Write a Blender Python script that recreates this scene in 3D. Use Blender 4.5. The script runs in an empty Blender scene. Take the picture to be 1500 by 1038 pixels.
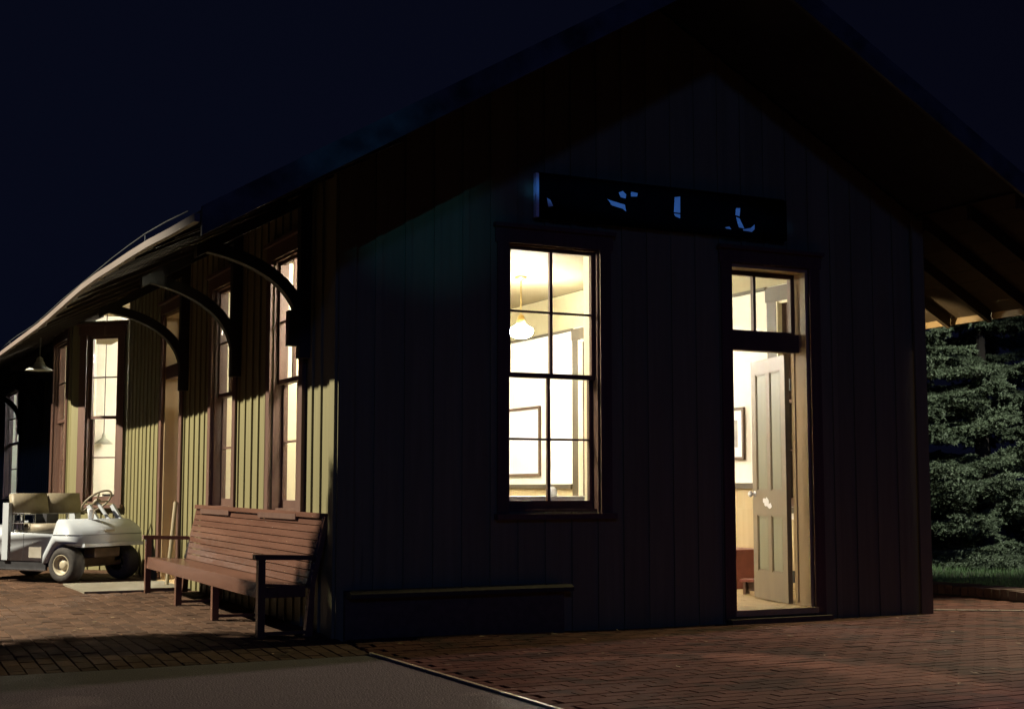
import bpy, bmesh, math, random
from mathutils import Vector, Matrix
random.seed(7)
scene = bpy.context.scene
COL = scene.collection
R = math.radians

# ------------------------------------------------------------------ camera
cam_d = bpy.data.cameras.new('camera'); cam = bpy.data.objects.new('camera', cam_d); COL.objects.link(cam)
CAM = Vector((-3.2266, -9.2177, 1.0575)); YAW = 1.11067; PITCH = 0.09597; FPX = 2041.6
fwd = Vector((math.cos(YAW)*math.cos(PITCH), math.sin(YAW)*math.cos(PITCH), math.sin(PITCH)))
cam.location = CAM
cam.rotation_euler = fwd.to_track_quat('-Z', 'Y').to_euler()
cam_d.sensor_width = 36.0; cam_d.lens = 36.0*FPX/1500.0
cam_d.clip_start = 0.05; cam_d.clip_end = 2000
scene.camera = cam
rgt = Vector((math.sin(YAW), -math.cos(YAW), 0)); upv = rgt.cross(fwd)
def project(P):
    d = Vector(P)-CAM; z = d.dot(fwd)
    return (750+FPX*d.dot(rgt)/z, 519-FPX*d.dot(upv)/z, z)

# ------------------------------------------------------------------ night sky
world = bpy.data.worlds.new('World'); scene.world = world; world.use_nodes = True
wn = world.node_tree.nodes; wl = world.node_tree.links
bg = wn['Background']; bg.inputs['Strength'].default_value = 0.0088
wtc = wn.new('ShaderNodeTexCoord'); wdot = wn.new('ShaderNodeVectorMath'); wdot.operation = 'DOT_PRODUCT'; wdot.inputs[1].default_value = (-0.45, 0.85, -0.25)
wl.new(wtc.outputs['Generated'], wdot.inputs[0])
wns = wn.new('ShaderNodeTexNoise'); wns.inputs['Scale'].default_value = 2.5; wns.inputs['Detail'].default_value = 4; wl.new(wtc.outputs['Generated'], wns.inputs['Vector'])
wad = wn.new('ShaderNodeMath'); wad.operation = 'MULTIPLY_ADD'; wad.inputs[1].default_value = 0.35; wl.new(wns.outputs['Fac'], wad.inputs[0]); wl.new(wdot.outputs['Value'], wad.inputs[2])
wrp = wn.new('ShaderNodeValToRGB'); wrp.color_ramp.elements[0].position = 0.0; wrp.color_ramp.elements[0].color = (0.17, 0.17, 0.50, 1)
wrp.color_ramp.elements[1].position = 1.0; wrp.color_ramp.elements[1].color = (0.24, 0.34, 1.0, 1)
wl.new(wad.outputs[0], wrp.inputs['Fac']); wl.new(wrp.outputs['Color'], bg.inputs['Color'])
vs = scene.view_settings
vs.view_transform = 'Standard'; vs.look = 'None'; vs.exposure = 0.0; vs.gamma = 1.0; vs.use_curve_mapping = False

# added faint blue fill from low behind the camera, cools the shaded gable
fill_sun = bpy.data.lights.new('cool_fill', 'SUN'); fill_sun.energy = 0.13; fill_sun.color = (0.10, 0.22, 1.0); fill_sun.angle = R(3)
fill_ob = bpy.data.objects.new('cool_fill', fill_sun); COL.objects.link(fill_ob)
fill_ob.rotation_euler = Vector((0.42, 1.0, -0.30)).to_track_quat('-Z', 'Y').to_euler()

# ------------------------------------------------------------------ lamps of the place (posts are built at the end)
def point(name, loc, col, watts, rad=0.10):
    l = bpy.data.lights.new(name, 'POINT'); l.color = col; l.energy = watts; l.shadow_soft_size = rad
    o = bpy.data.objects.new(name, l); o.location = loc; COL.objects.link(o); return o
def spot(name, loc, target, col, watts, ang, blend=0.4, rad=0.08):
    l = bpy.data.lights.new(name, 'SPOT'); l.color = col; l.energy = watts; l.shadow_soft_size = rad
    l.spot_size = R(ang); l.spot_blend = blend
    o = bpy.data.objects.new(name, l); o.location = loc; COL.objects.link(o)
    o.rotation_euler = (Vector(target)-Vector(loc)).to_track_quat('-Z', 'Y').to_euler(); return o
LAMP_A = (-8.0, 6.0, 7.2)      # tall lamp on the platform side
LAMP_C = (22.0, 2.95, 7.0)      # lamp far along the walk past the far gable corner
LAMP_B = (13.5, 0.17, 3.1)     # low walkway lamp
LAMP_E = (8.6, -2.2, 6.2)      # lamp over the lawn corner
LAMP_D = (-9.0, -15.0, 4.4)    # cool mercury lamp behind the camera
pl = spot('platform_lamp_light', LAMP_A, (-0.5, 3.9, 0.62), (1.0, 0.90, 0.70), 13200, 72, 0.25, 0.07); pl.scale = (1, 0.44, 1)
spot('walk_lamp_light', LAMP_C, (1.3, -2.1, 0), (1.0, 0.66, 0.68), 15000, 19, 0.5, 0.25)
spot('path_lamp_light', LAMP_B, (4.6, -0.75, 0), (1.0, 0.86, 0.42), 6000, 30, 0.5, 0.05)
spot('mercury_lamp_light', LAMP_D, (0.62, 0, 2.98), (0.06, 0.50, 1.0), 800, 4.2, 0.95, 0.05)
sg = spot('mercury_lamp_light', LAMP_D, (2.62, 0, 3.26), (0.06, 0.30, 1.0), 4600, 6.3, 0.35, 0.05); sg.scale = (1, 0.15, 1)
spot('eave_fill_light', (5.62, 1.35, 2.28), (6.62, 1.0, 2.72), (1.0, 0.76, 0.40), 90, 44, 0.7, 0.04)  # added spot on the inner fascia, standing in for weak window glow
spot('lawn_lamp_light', LAMP_E, (9.7, 4.9, 1.3), (1.0, 0.99, 0.88), 5600, 38, 0.95, 0.06)

# ------------------------------------------------------------------ materials
MATS = {}
def nt(name):
    m = bpy.data.materials.new(name); m.use_nodes = True
    MATS[name] = m
    return m, m.node_tree.nodes, m.node_tree.links
def mat(name, c1, c2=None, rough=0.6, scale=6.0, stretch=(1, 1, 1), bump=0.15, detail=6, metal=0.0, rnd=0.0, wear=None, spec=0.4, coord='Object'):
    m, n, l = nt(name)
    b = n['Principled BSDF']; b.inputs['Roughness'].default_value = rough; b.inputs['Metallic'].default_value = metal
    b.inputs['Specular IOR Level'].default_value = spec
    c2 = c2 or tuple(x*0.7 for x in c1)
    tc = n.new('ShaderNodeTexCoord'); mp = n.new('ShaderNodeMapping'); mp.inputs['Scale'].default_value = stretch
    if coord == 'World':
        g = n.new('ShaderNodeNewGeometry'); l.new(g.outputs['Position'], mp.inputs['Vector'])
    else:
        l.new(tc.outputs['Object'], mp.inputs['Vector'])
    nz = n.new('ShaderNodeTexNoise'); nz.inputs['Scale'].default_value = scale; nz.inputs['Detail'].default_value = detail
    l.new(mp.outputs[0], nz.inputs['Vector'])
    rp = n.new('ShaderNodeValToRGB'); rp.color_ramp.elements[0].position = 0.3; rp.color_ramp.elements[1].position = 0.7
    rp.color_ramp.elements[0].color = (*c2, 1); rp.color_ramp.elements[1].color = (*c1, 1)
    l.new(nz.outputs['Fac'], rp.inputs['Fac'])
    out = rp.outputs['Color']
    if wear:
        nz2 = n.new('ShaderNodeTexNoise'); nz2.inputs['Scale'].default_value = wear[1]; nz2.inputs['Detail'].default_value = 8
        l.new(mp.outputs[0], nz2.inputs['Vector'])
        r2 = n.new('ShaderNodeValToRGB'); r2.color_ramp.elements[0].position = wear[2]; r2.color_ramp.elements[1].position = wear[2]+0.06
        l.new(nz2.outputs['Fac'], r2.inputs['Fac'])
        mx = n.new('ShaderNodeMix'); mx.data_type = 'RGBA'; mx.inputs['B'].default_value = (*wear[0], 1)
        l.new(r2.outputs['Color'], mx.inputs['Factor']); l.new(out, mx.inputs['A']); out = mx.outputs['Result']
    if rnd:
        oi = n.new('ShaderNodeObjectInfo'); gm = n.new('ShaderNodeNewGeometry')
        ad = n.new('ShaderNodeMath'); ad.operation = 'ADD'; l.new(oi.outputs['Random'], ad.inputs[0]); l.new(gm.outputs['Random Per Island'], ad.inputs[1])
        fr = n.new('ShaderNodeMath'); fr.operation = 'FRACT'; l.new(ad.outputs[0], fr.inputs[0])
        mr = n.new('ShaderNodeMapRange'); mr.inputs['To Min'].default_value = 1-rnd; mr.inputs['To Max'].default_value = 1+rnd
        l.new(fr.outputs[0], mr.inputs['Value'])
        hs = n.new('ShaderNodeHueSaturation'); l.new(mr.outputs[0], hs.inputs['Value']); l.new(out, hs.inputs['Color']); out = hs.outputs['Color']
    l.new(out, b.inputs['Base Color'])
    if bump:
        bp = n.new('ShaderNodeBump'); bp.inputs['Strength'].default_value = bump; bp.inputs['Distance'].default_value = 0.01
        l.new(nz.outputs['Fac'], bp.inputs['Height']); l.new(bp.outputs[0], b.inputs['Normal'])
    return m
V = (1, 1, 0.06)
mat('olive_paint', (0.185, 0.168, 0.080), (0.155, 0.138, 0.064), 0.55, 22, V, 0.25, rnd=0.10, coord='World', wear=((0.09, 0.085, 0.045), 9, 0.70))
mat('maroon_trim', (0.118, 0.064, 0.046), (0.080, 0.042, 0.031), 0.5, 26, V, 0.2, coord='World', wear=((0.15, 0.095, 0.07), 14, 0.66))
mat('tan_paint', (0.36, 0.26, 0.145), (0.31, 0.22, 0.118), 0.5, 8, (1, 1, .3), 0.12, coord='World', wear=((0.30, 0.20, 0.10), 11, 0.70))
mat('leaf_paint', (0.160, 0.122, 0.070), (0.132, 0.099, 0.055), 0.5, 8, (1, 1, .3), 0.12, coord='World', wear=((0.13, 0.10, 0.06), 11, 0.66))
mat('door_green', (0.165, 0.162, 0.096), (0.142, 0.138, 0.08), 0.5, 8, (1, 1, .3), 0.1, coord='World')
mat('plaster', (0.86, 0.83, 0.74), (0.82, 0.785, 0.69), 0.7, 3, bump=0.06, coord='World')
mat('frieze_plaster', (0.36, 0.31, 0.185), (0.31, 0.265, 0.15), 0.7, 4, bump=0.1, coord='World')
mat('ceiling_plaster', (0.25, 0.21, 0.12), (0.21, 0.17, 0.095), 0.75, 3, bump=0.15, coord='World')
mat('wainscot', (0.50, 0.40, 0.22), (0.43, 0.33, 0.17), 0.5, 14, V, 0.12, rnd=0.06, coord='World')
mat('int_trim', (0.070, 0.052, 0.026), (0.05, 0.037, 0.018), 0.5, 14, V, 0.12, coord='World')
mat('int_cream', (0.80, 0.74, 0.54), (0.74, 0.67, 0.46), 0.5, 14, V, 0.1, coord='World')
mat('bracket_paint', (0.020, 0.019, 0.014), (0.014, 0.013, 0.010), 0.6, 14, bump=0.15, coord='World')
mat('ledge_paint', (0.040, 0.032, 0.020), (0.025, 0.020, 0.012), 0.7, 14, bump=0.2, coord='World')
mat('soffit_paint', (0.032, 0.025, 0.016), (0.024, 0.018, 0.012), 0.7, 16, (.1, 1, 1), 0.2, coord='World')
mat('floor_wood', (0.42, 0.31, 0.16), (0.33, 0.235, 0.115), 0.45, 18, (1, .08, 1), 0.15, rnd=0.10, coord='World')
mat('dark_wood', (0.10, 0.075, 0.05), (0.06, 0.045, 0.03), 0.6, 16, (1, .1, 1), 0.2, coord='World')
mat('rafter_wood', (0.042, 0.028, 0.015), (0.028, 0.019, 0.010), 0.65, 16, (.1, 1, 1), 0.2, coord='World')
mat('roofing', (0.026, 0.026, 0.030), (0.015, 0.015, 0.018), 0.8, 9, bump=0.5, coord='World')
mat('fascia_paint', (0.165, 0.135, 0.118), (0.13, 0.105, 0.09), 0.45, 9, (1, .15, 1), 0.15, coord='World', wear=((0.2, 0.14, 0.1), 7, 0.68))
mat('rake_paint', (0.10, 0.11, 0.11), (0.02, 0.022, 0.024), 0.6, 5, bump=0.2, coord='World')
mat('bench_wood', (0.140, 0.070, 0.048), (0.090, 0.043, 0.029), 0.24, 14, (1, .08, 1), 0.18, rnd=0.10, spec=0.5)
mat('brick', (0.078, 0.043, 0.025), (0.056, 0.030, 0.0175), 0.85, 30, bump=0.35, rnd=0.30, coord='World', spec=0.15, wear=((0.046, 0.028, 0.018), 5, 0.60))
mat('walk_brick', (0.084, 0.035, 0.024), (0.058, 0.024, 0.017), 0.95, 30, bump=0.35, rnd=0.24, coord='World', spec=0.05, wear=((0.040, 0.020, 0.015), 2.2, 0.54))
mat('joint_sand', (0.022, 0.014, 0.009), (0.014, 0.009, 0.006), 0.95, 40, bump=0.4, coord='World')
mat('asphalt', (0.094, 0.082, 0.080), (0.062, 0.054, 0.053), 0.8, 90, bump=0.7, coord='World', wear=((0.122, 0.106, 0.100), 1.3, 0.58))
mat('earth', (0.06, 0.05, 0.04), (0.03, 0.028, 0.02), 0.95, 3, bump=0.3, coord='World')
mat('concrete', (0.17, 0.155, 0.115), (0.135, 0.12, 0.088), 0.8, 10, bump=0.25, coord='World')
mat('kerb_brick', (0.075, 0.034, 0.024), (0.05, 0.022, 0.016), 0.8, 22, bump=0.4, rnd=0.2, coord='World')
mat('steel_edge', (0.50, 0.44, 0.30), (0.36, 0.31, 0.2), 0.5, 8, bump=0.1, coord='World')
mat('lamp_metal', (0.16, 0.17, 0.16), (0.11, 0.115, 0.11), 0.4, 20, bump=0.05, metal=0.6)
mat('lamp_enamel', (0.50, 0.52, 0.46), (0.38, 0.40, 0.34), 0.35, 12, bump=0.08)
mat('brass', (0.55, 0.40, 0.16), (0.42, 0.29, 0.10), 0.35, 20, bump=0.05, metal=0.9)
mat('cart_white', (0.36, 0.39, 0.42), (0.325, 0.35, 0.375), 0.35, 5, bump=0.03, wear=((0.20, 0.195, 0.18), 12, 0.69))
mat('cart_vinyl', (0.22, 0.19, 0.135), (0.19, 0.162, 0.112), 0.5, 30, bump=0.12)
mat('cart_black', (0.025, 0.025, 0.028), (0.015, 0.015, 0.017), 0.55, 14, bump=0.15)
mat('tyre_rubber', (0.045, 0.040, 0.036), (0.028, 0.025, 0.022), 0.85, 30, bump=0.4)
mat('rim_cream', (0.40, 0.36, 0.26), (0.33, 0.29, 0.20), 0.45, 10, bump=0.08)
mat('axle_rust', (0.10, 0.065, 0.045), (0.06, 0.038, 0.026), 0.7, 12, bump=0.3)
mat('grey_panel', (0.30, 0.28, 0.24), (0.24, 0.22, 0.18), 0.5, 10, bump=0.08)
mat('chrome', (0.75, 0.76, 0.80), (0.65, 0.66, 0.70), 0.18, 8, bump=0.02, metal=1.0)
mat('paper_white', (0.80, 0.80, 0.82), (0.76, 0.76, 0.78), 0.5, 8, bump=0.02)
mat('print_grey', (0.45, 0.43, 0.40), (0.22, 0.21, 0.2), 0.5, 6, bump=0.0)
mat('frame_wood', (0.10, 0.052, 0.025), (0.06, 0.03, 0.015), 0.4, 20, bump=0.1)
mat('maroon_paint', (0.20, 0.058, 0.045), (0.16, 0.044, 0.034), 0.4, 12, bump=0.08)
mat('sign_board', (0.003, 0.003, 0.003), (0.002, 0.002, 0.002), 0.95, 8, bump=0.15, spec=0.0)
mat('sign_white', (0.75, 0.78, 0.80), (0.62, 0.65, 0.68), 0.5, 12, bump=0.05)
mat('spruce_needles', (0.105, 0.140, 0.082), (0.045, 0.064, 0.035), 0.6, 2.2, bump=0, rnd=0.30)
mat('bark', (0.03, 0.025, 0.02), (0.02, 0.016, 0.012), 0.9, 20, (1, 1, .2), 0.6)
mat('leaves', (0.07, 0.11, 0.035), (0.04, 0.07, 0.02), 0.6, 2, bump=0, rnd=0.3)
mat('grass', (0.075, 0.130, 0.045), (0.045, 0.085, 0.03), 0.7, 4, bump=0, rnd=0.35, coord='World')
mat('pole_wood', (0.34, 0.29, 0.19), (0.26, 0.22, 0.14), 0.7, 14, V, 0.2)

m, n, l = nt('glass')
b = n['Principled BSDF']; n.remove(b)
tr = n.new('ShaderNodeBsdfTransparent'); tr.inputs['Color'].default_value = (0.95, 0.96, 0.94, 1)
gl = n.new('ShaderNodeBsdfGlossy'); gl.inputs['Roughness'].default_value = 0.03
fz = n.new('ShaderNodeTexNoise'); fz.inputs['Scale'].default_value = 3.0
bp = n.new('ShaderNodeBump'); bp.inputs['Strength'].default_value = 0.06; l.new(fz.outputs['Fac'], bp.inputs['Height']); l.new(bp.outputs[0], gl.inputs['Normal'])
mx = n.new('ShaderNodeMixShader'); mx.inputs['Fac'].default_value = 0.05
l.new(tr.outputs[0], mx.inputs[1]); l.new(gl.outputs[0], mx.inputs[2]); l.new(mx.outputs[0], n['Material Output'].inputs['Surface'])
def emit(name, col, s):
    m, n, l = nt(name); b = n['Principled BSDF']; b.inputs['Base Color'].default_value = (*col, 1)
    nz = n.new('ShaderNodeTexNoise'); nz.inputs['Scale'].default_value = 5
    mr = n.new('ShaderNodeMapRange'); mr.inputs['To Min'].default_value = s*0.95; mr.inputs['To Max'].default_value = s*1.05
    l.new(nz.outputs['Fac'], mr.inputs['Value']); l.new(mr.outputs[0], b.inputs['Emission Strength'])
    b.inputs['Emission Color'].default_value = (*col, 1)
emit('globe_glow', (1.0, 0.94, 0.82), 900.0)
emit('globe_soft', (1.0, 0.92, 0.76), 420.0)
emit('globe_mid', (1.0, 0.93, 0.78), 420.0)
emit('cool_glow', (0.75, 0.85, 1.0), 500.0)
emit('bulb_glow', (1.0, 0.82, 0.5), 60.0)

# ------------------------------------------------------------------ helpers
def link(o, parent=None):
    COL.objects.link(o)
    if parent is not None: o.parent = parent
    return o
def empty(name, loc=(0, 0, 0), rotz=0.0, parent=None):
    o = bpy.data.objects.new(name, None); o.location = loc; o.rotation_euler = (0, 0, rotz); o.empty_display_size = 0.2
    return link(o, parent)
def tag(o, label=None, cat=None, group=None, kind=None):
    if label: o['label'] = label
    if cat: o['category'] = cat
    if group: o['group'] = group
    if kind: o['kind'] = kind
    return o
class MB:
    def __init__(self): self.bm = bmesh.new()
    def box(self, x0, x1, y0, y1, z0, z1, M=None):
        vs = [Vector((x, y, z)) for x in (x0, x1) for y in (y0, y1) for z in (z0, z1)]
        if M is not None: vs = [M(v) if callable(M) else M @ v for v in vs]
        v = [self.bm.verts.new(p) for p in vs]
        for f in ((0, 1, 3, 2), (4, 6, 7, 5), (0, 4, 5, 1), (2, 3, 7, 6), (0, 2, 6, 4), (1, 5, 7, 3)):
            self.bm.faces.new([v[i] for i in f])
        return self
    def prism(self, poly, d0, d1, P):
        """poly: list of (u,z); P(u,d,z)->world; extruded from d0 to d1"""
        a = [self.bm.verts.new(P(u, d0, z)) for u, z in poly]
        c = [self.bm.verts.new(P(u, d1, z)) for u, z in poly]
        k = len(poly)
        self.bm.faces.new(a); self.bm.faces.new(c[::-1])
        for i in range(k):
            j = (i+1) % k
            self.bm.faces.new([a[i], c[i], c[j], a[j]])
        return self
    def tube(self, pts, rads, seg=10, cap=True):
        pts = [Vector(p) for p in pts]
        if not hasattr(rads, '__len__'): rads = [rads]*len(pts)
        rings = []
        ref = None
        for i, p in enumerate(pts):
            t = (pts[min(i+1, len(pts)-1)]-pts[max(i-1, 0)]).normalized()
            if ref is None: ref = t.orthogonal().normalized()
            ref = (ref - t*ref.dot(t))
            ref = ref.normalized() if ref.length > 1e-6 else t.orthogonal().normalized()
            bn = t.cross(ref)
            rings.append([self.bm.verts.new(p+(ref*math.cos(2*math.pi*k/seg)+bn*math.sin(2*math.pi*k/seg))*rads[i]) for k in range(seg)])
        for a, c in zip(rings, rings[1:]):
            for k in range(seg):
                self.bm.faces.new([a[k], a[(k+1) % seg], c[(k+1) % seg], c[k]])
        if cap:
            self.bm.faces.new(rings[0][::-1]); self.bm.faces.new(rings[-1])
        return self
    def lathe(self, prof, seg=24, M=None):
        """prof: (r,z) list round z"""
        M = M or Matrix.Identity(4)
        rings = []
        for r, z in prof:
            if r < 1e-5: rings.append([self.bm.verts.new(M @ Vector((0, 0, z)))])
            else: rings.append([self.bm.verts.new(M @ Vector((r*math.cos(2*math.pi*k/seg), r*math.sin(2*math.pi*k/seg), z))) for k in range(seg)])
        for a, c in zip(rings, rings[1:]):
            for k in range(seg):
                k2 = (k+1) % seg
                f = []
                f += [a[0]] if len(a) == 1 else [a[k], a[k2]]
                f += [c[0]] if len(c) == 1 else [c[k2], c[k]]
                if len(f) >= 3: self.bm.faces.new(f)
        return self
    def torus(self, R0, r0, M, seg=28, s2=8, arc=2*math.pi):
        pts = []
        vs = [[self.bm.verts.new(M @ Vector(((R0+r0*math.cos(2*math.pi*b/s2))*math.cos(arc*a/seg), (R0+r0*math.cos(2*math.pi*b/s2))*math.sin(arc*a/seg), r0*math.sin(2*math.pi*b/s2)))) for b in range(s2)] for a in range(seg)]
        for a in range(seg):
            for c in range(s2):
                self.bm.faces.new([vs[a][c], vs[(a+1) % seg][c], vs[(a+1) % seg][(c+1) % s2], vs[a][(c+1) % s2]])
        return self
    def bevel(self, w, seg=2):
        bmesh.ops.bevel(self.bm, geom=[e for e in self.bm.edges if len(e.link_faces) == 2 and e.calc_face_angle() > 0.5], offset=w, segments=seg, affect='EDGES', profile=0.5, clamp_overlap=True)
        return self
    def build(self, name, material, parent=None, smooth=False, loc=None):
        bmesh.ops.recalc_face_normals(self.bm, faces=self.bm.faces)
        me = bpy.data.meshes.new(name)
        if loc is not None:
            bmesh.ops.translate(self.bm, vec=-Vector(loc), verts=self.bm.verts)
        self.bm.to_mesh(me); self.bm.free()
        if smooth:
            for p in me.polygons: p.use_smooth = True
        me.materials.append(MATS[material])
        o = bpy.data.objects.new(name, me)
        if loc is not None: o.location = loc
        return link(o, parent)
def copy_tree(o, parent=None):
    c = o.copy(); COL.objects.link(c); c.parent = parent
    for ch in list(o.children): copy_tree(ch, c)
    return c

# ------------------------------------------------------------------ ground
def smooth(a, b, t):
    t = min(1, max(0, (t-a)/(b-a))); return t*t*(3-2*t)
def gz(x, y):
    """the paving rises a little along the platform wall"""
    if y < -0.7: h = 0
    elif y < 0: h = 0.04*(y+0.7)/0.7
    elif y < 3.8: h = 0.04+0.07*y/3.8
    else: h = 0.11
    return h*(1-smooth(0.3, 2.5, x))
def sheet(name, x0, x1, y0, y1, step, dz, material, kind='structure', parent=None):
    bm = bmesh.new()
    nx = max(1, int((x1-x0)/step)); ny = max(1, int((y1-y0)/step))
    g = [[bm.verts.new((x0+(x1-x0)*i/nx, y0+(y1-y0)*j/ny, gz(x0+(x1-x0)*i/nx, y0+(y1-y0)*j/ny)+dz)) for j in range(ny+1)] for i in range(nx+1)]
    for i in range(nx):
        for j in range(ny): bm.faces.new([g[i][j], g[i+1][j], g[i+1][j+1], g[i][j+1]])
    me = bpy.data.meshes.new(name); bm.to_mesh(me); bm.free(); me.materials.append(MATS[material])
    o = bpy.data.objects.new(name, me); link(o, parent)
    if kind: o['kind'] = kind
    return o
g = MB().box(-400, 400, -400, 400, -0.30, -0.06).build('ground', 'earth'); tag(g, 'dark bare ground around the depot', 'ground', kind='structure')
road = sheet('asphalt_road', -20, -0.012, -30, -0.72, 0.6, 0.002, 'asphalt'); tag(road, 'dark asphalt roadway in front of the brick platform', 'road')
base_l = sheet('platform_paving', -8, 0.0, -0.70, 24, 0.5, -0.018, 'joint_sand'); tag(base_l, 'brown brick platform paving under the bench and the cart', 'paving')
base_r = sheet('walk_paving', 0.014, 7.0, -12, 0.0, 0.5, -0.018, 'joint_sand'); tag(base_r, 'reddish brick walk paving below the open door', 'paving')
base_s = sheet('side_paving', 5.30, 7.0, 0.003, 24, 0.8, -0.018, 'joint_sand'); tag(base_s, 'brick paving beside the lawn past the gable corner', 'paving')
base_e = sheet('far_walk', 7.01, 40, -30, -0.4, 3, -0.010, 'joint_sand'); tag(base_e, 'dim walk beyond the lawn corner', 'walk')

# one brick mesh in four chipped variants, laid one by one
def brick_bm(bm, M, L, Wd, seed):
    rr = random.Random(seed)
    h = 0.03; c = 0.0022
    j = lambda s: rr.uniform(-s, s)
    lo = [Vector((sx*L/2, sy*Wd/2, -h)) for sx, sy in ((-1, -1), (1, -1), (1, 1), (-1, 1))]
    mid = [Vector((sx*L/2, sy*Wd/2, -0.006)) for sx, sy in ((-1, -1), (1, -1), (1, 1), (-1, 1))]
    top = [Vector((sx*(L/2-c)+j(.002), sy*(Wd/2-c)+j(.002), j(.0012))) for sx, sy in ((-1, -1), (1, -1), (1, 1), (-1, 1))]
    rows = [[bm.verts.new(M @ p) for p in r_] for r_ in (lo, mid, top)]
    for a, b_ in zip(rows, rows[1:]):
        for k in range(4): bm.faces.new([a[k], a[(k+1) % 4], b_[(k+1) % 4], b_[k]])
    bm.faces.new(rows[2])
BL, BW = 0.1925, 0.0925
BRICKS = []
for k in range(5):
    bm = bmesh.new(); brick_bm(bm, Matrix.Identity(4), BL, BW, k)
    me = bpy.data.meshes.new('brick'); bm.to_mesh(me); bm.free(); me.materials.append(MATS['brick']); BRICKS.append(me)
WALKB = []
for k in range(5):
    bm = bmesh.new(); brick_bm(bm, Matrix.Identity(4), 0.1955, 0.0950, k)
    me = bpy.data.meshes.new('brick'); bm.to_mesh(me); bm.free(); me.materials.append(MATS['walk_brick']); WALKB.append(me)
spots = {'l': [], 'r': [], 's': []}
halves = []
nc = int(3.6/0.1)
for i in range(nc):                                # platform: courses run along the wall
    x = -0.055-0.1*i
    y = -0.60-(0.1 if i % 2 else 0)
    while y < 9.0:
        if y > -0.62: spots['l'].append((x, y, math.pi/2))
        else: halves.append(('l', x, -0.652, math.pi/2))
        y += 0.2
for j in range(int(4.6/0.1)):                       # walk: courses run along the gable
    y = -0.06-0.1*j
    x = 0.14-(0.1 if j % 2 else 0)
    while x < 6.9:
        if x > 0.11: spots['r'].append((x, y, 0.0))
        else: halves.append(('r', 0.0665, y, 0.0))
        x += 0.2
for j in range(int(4.5/0.1)):
    y = 0.06+0.1*j
    x = 5.42+(0.1 if j % 2 else 0)
    while x < 6.9:
        spots['s'].append((x, y, 0.0)); x += 0.2
rb = random.Random(3)
allb = []
for k, lst in spots.items():
    for (x, y, a) in lst:
        u, v, z = project((x, y, gz(x, y)))
        inside = -30 < u < 1530 and v < 1050 and z > 0
        if k == 'l' and -1.02 < x < 0 and 3.95 < y < 5.25: continue      # stone slab lies here
        allb.append((z if inside else z+100, k, x, y, a))
allb.sort()
near = allb[:300]; rest = allb[300:]
parents = {'l': base_l, 'r': base_r, 's': base_s}
def bmatrix(x, y, a):
    sl = (gz(x, y+0.1)-gz(x, y-0.1))/0.2
    return Matrix.Translation((x, y, gz(x, y)+rb.uniform(-.0014, .0014))) @ Matrix.Rotation(math.atan(sl), 4, 'X') @ Matrix.Rotation(a+rb.uniform(-.014, .014), 4, 'Z') @ Matrix.Rotation(rb.uniform(-.005, .005), 4, 'X')
for (_, k, x, y, a) in near:
    o = bpy.data.objects.new('brick', rb.choice(BRICKS if k == 'l' else WALKB)); o.matrix_world = bmatrix(x, y, a); link(o, parents[k])
for k in 'lrs':
    bm = bmesh.new()
    for (kk, x, y, a) in halves:
        if kk == k: brick_bm(bm, bmatrix(x, y, a), 0.0925, BW, rb.random())
    for (_, kk, x, y, a) in rest:
        if kk == k: brick_bm(bm, bmatrix(x, y, a), BL if k == 'l' else 0.1955, BW if k == 'l' else 0.0950, rb.random())
    me = bpy.data.meshes.new('paving_bricks'); bm.to_mesh(me); bm.free(); me.materials.append(MATS['brick' if k == 'l' else 'walk_brick'])
    o = bpy.data.objects.new('paving_bricks', me); link(o, parents[k]); o['kind'] = 'stuff'
edge = MB().box(-0.011, 0.013, -14, -0.66, -0.05, 0.012).build('edging_strip', 'steel_edge'); tag(edge, 'thin pale edging strip between the asphalt and the brick walk', 'edging', kind='structure')
drain = MB()
for t in range(10):
    a = Vector((5.42, 0.30, 0)).lerp(Vector((7.0, -0.66, 0)), t/10); c = Vector((5.42, 0.30, 0)).lerp(Vector((7.0, -0.66, 0)), (t+0.96)/10)
    d = (c-a).normalized(); nn = Vector((-d.y, d.x, 0))*0.035
    drain.prism([(0, 0), (1, 0), (1, 1), (0, 1)], 0, 1, lambda u, dd, z, a=a, c=c, nn=nn: a.lerp(c, u)+nn*(2*z-1)+Vector((0, 0, -0.02+0.027*dd)))
drain = drain.build('drain_strip', 'concrete'); tag(drain, 'pale stone drain strip crossing the bricks off the gable corner', 'drain', kind='structure')

# ------------------------------------------------------------------ the depot
W = 5.30; YE = 21.0; TANP = 0.574
depot = empty('depot_building', (0, 0, 0))
tag(depot, 'old olive board and batten train depot with deep eaves and lit windows', 'building')
def zE(y):   # left eave underside, an old sagging line
    pts = [(-1.3, 2.605), (0.6, 2.678), (2.4, 2.712), (5.3, 2.655), (8.8, 2.655), (21.5, 2.66)]
    if y <= pts[0][0]: return pts[0][1]
    for (a, za), (c, zc) in zip(pts, pts[1:]):
        if y <= c:
            t = (y-a)/(c-a); t = t*t*(3-2*t)*0.6+t*0.4
            return za+(zc-za)*t
    return 2.66
OV = 1.30; ER = 2.70; XR = W+1.30; RIDX = 2.62; RIDZ = 4.90
def zu(x, y):  # roof underside
    if x <= RIDX: e = zE(y); return e+(x+OV)/(RIDX+OV)*(RIDZ-e)
    return ER+(XR-x)/(XR-RIDX)*(RIDZ-ER)
PS = lambda u, d, z: Vector((d, u, z))            # side wall: u=y, depth +x
PG = lambda u, d, z: Vector((u, d, z))            # gable wall: u=x, depth +y
PB = lambda u, d, z: Vector((W-d, u, z))          # back wall
BD = 0.55; BY0 = 7.54; BY1 = 10.2
S2 = math.sqrt(0.5)
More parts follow.
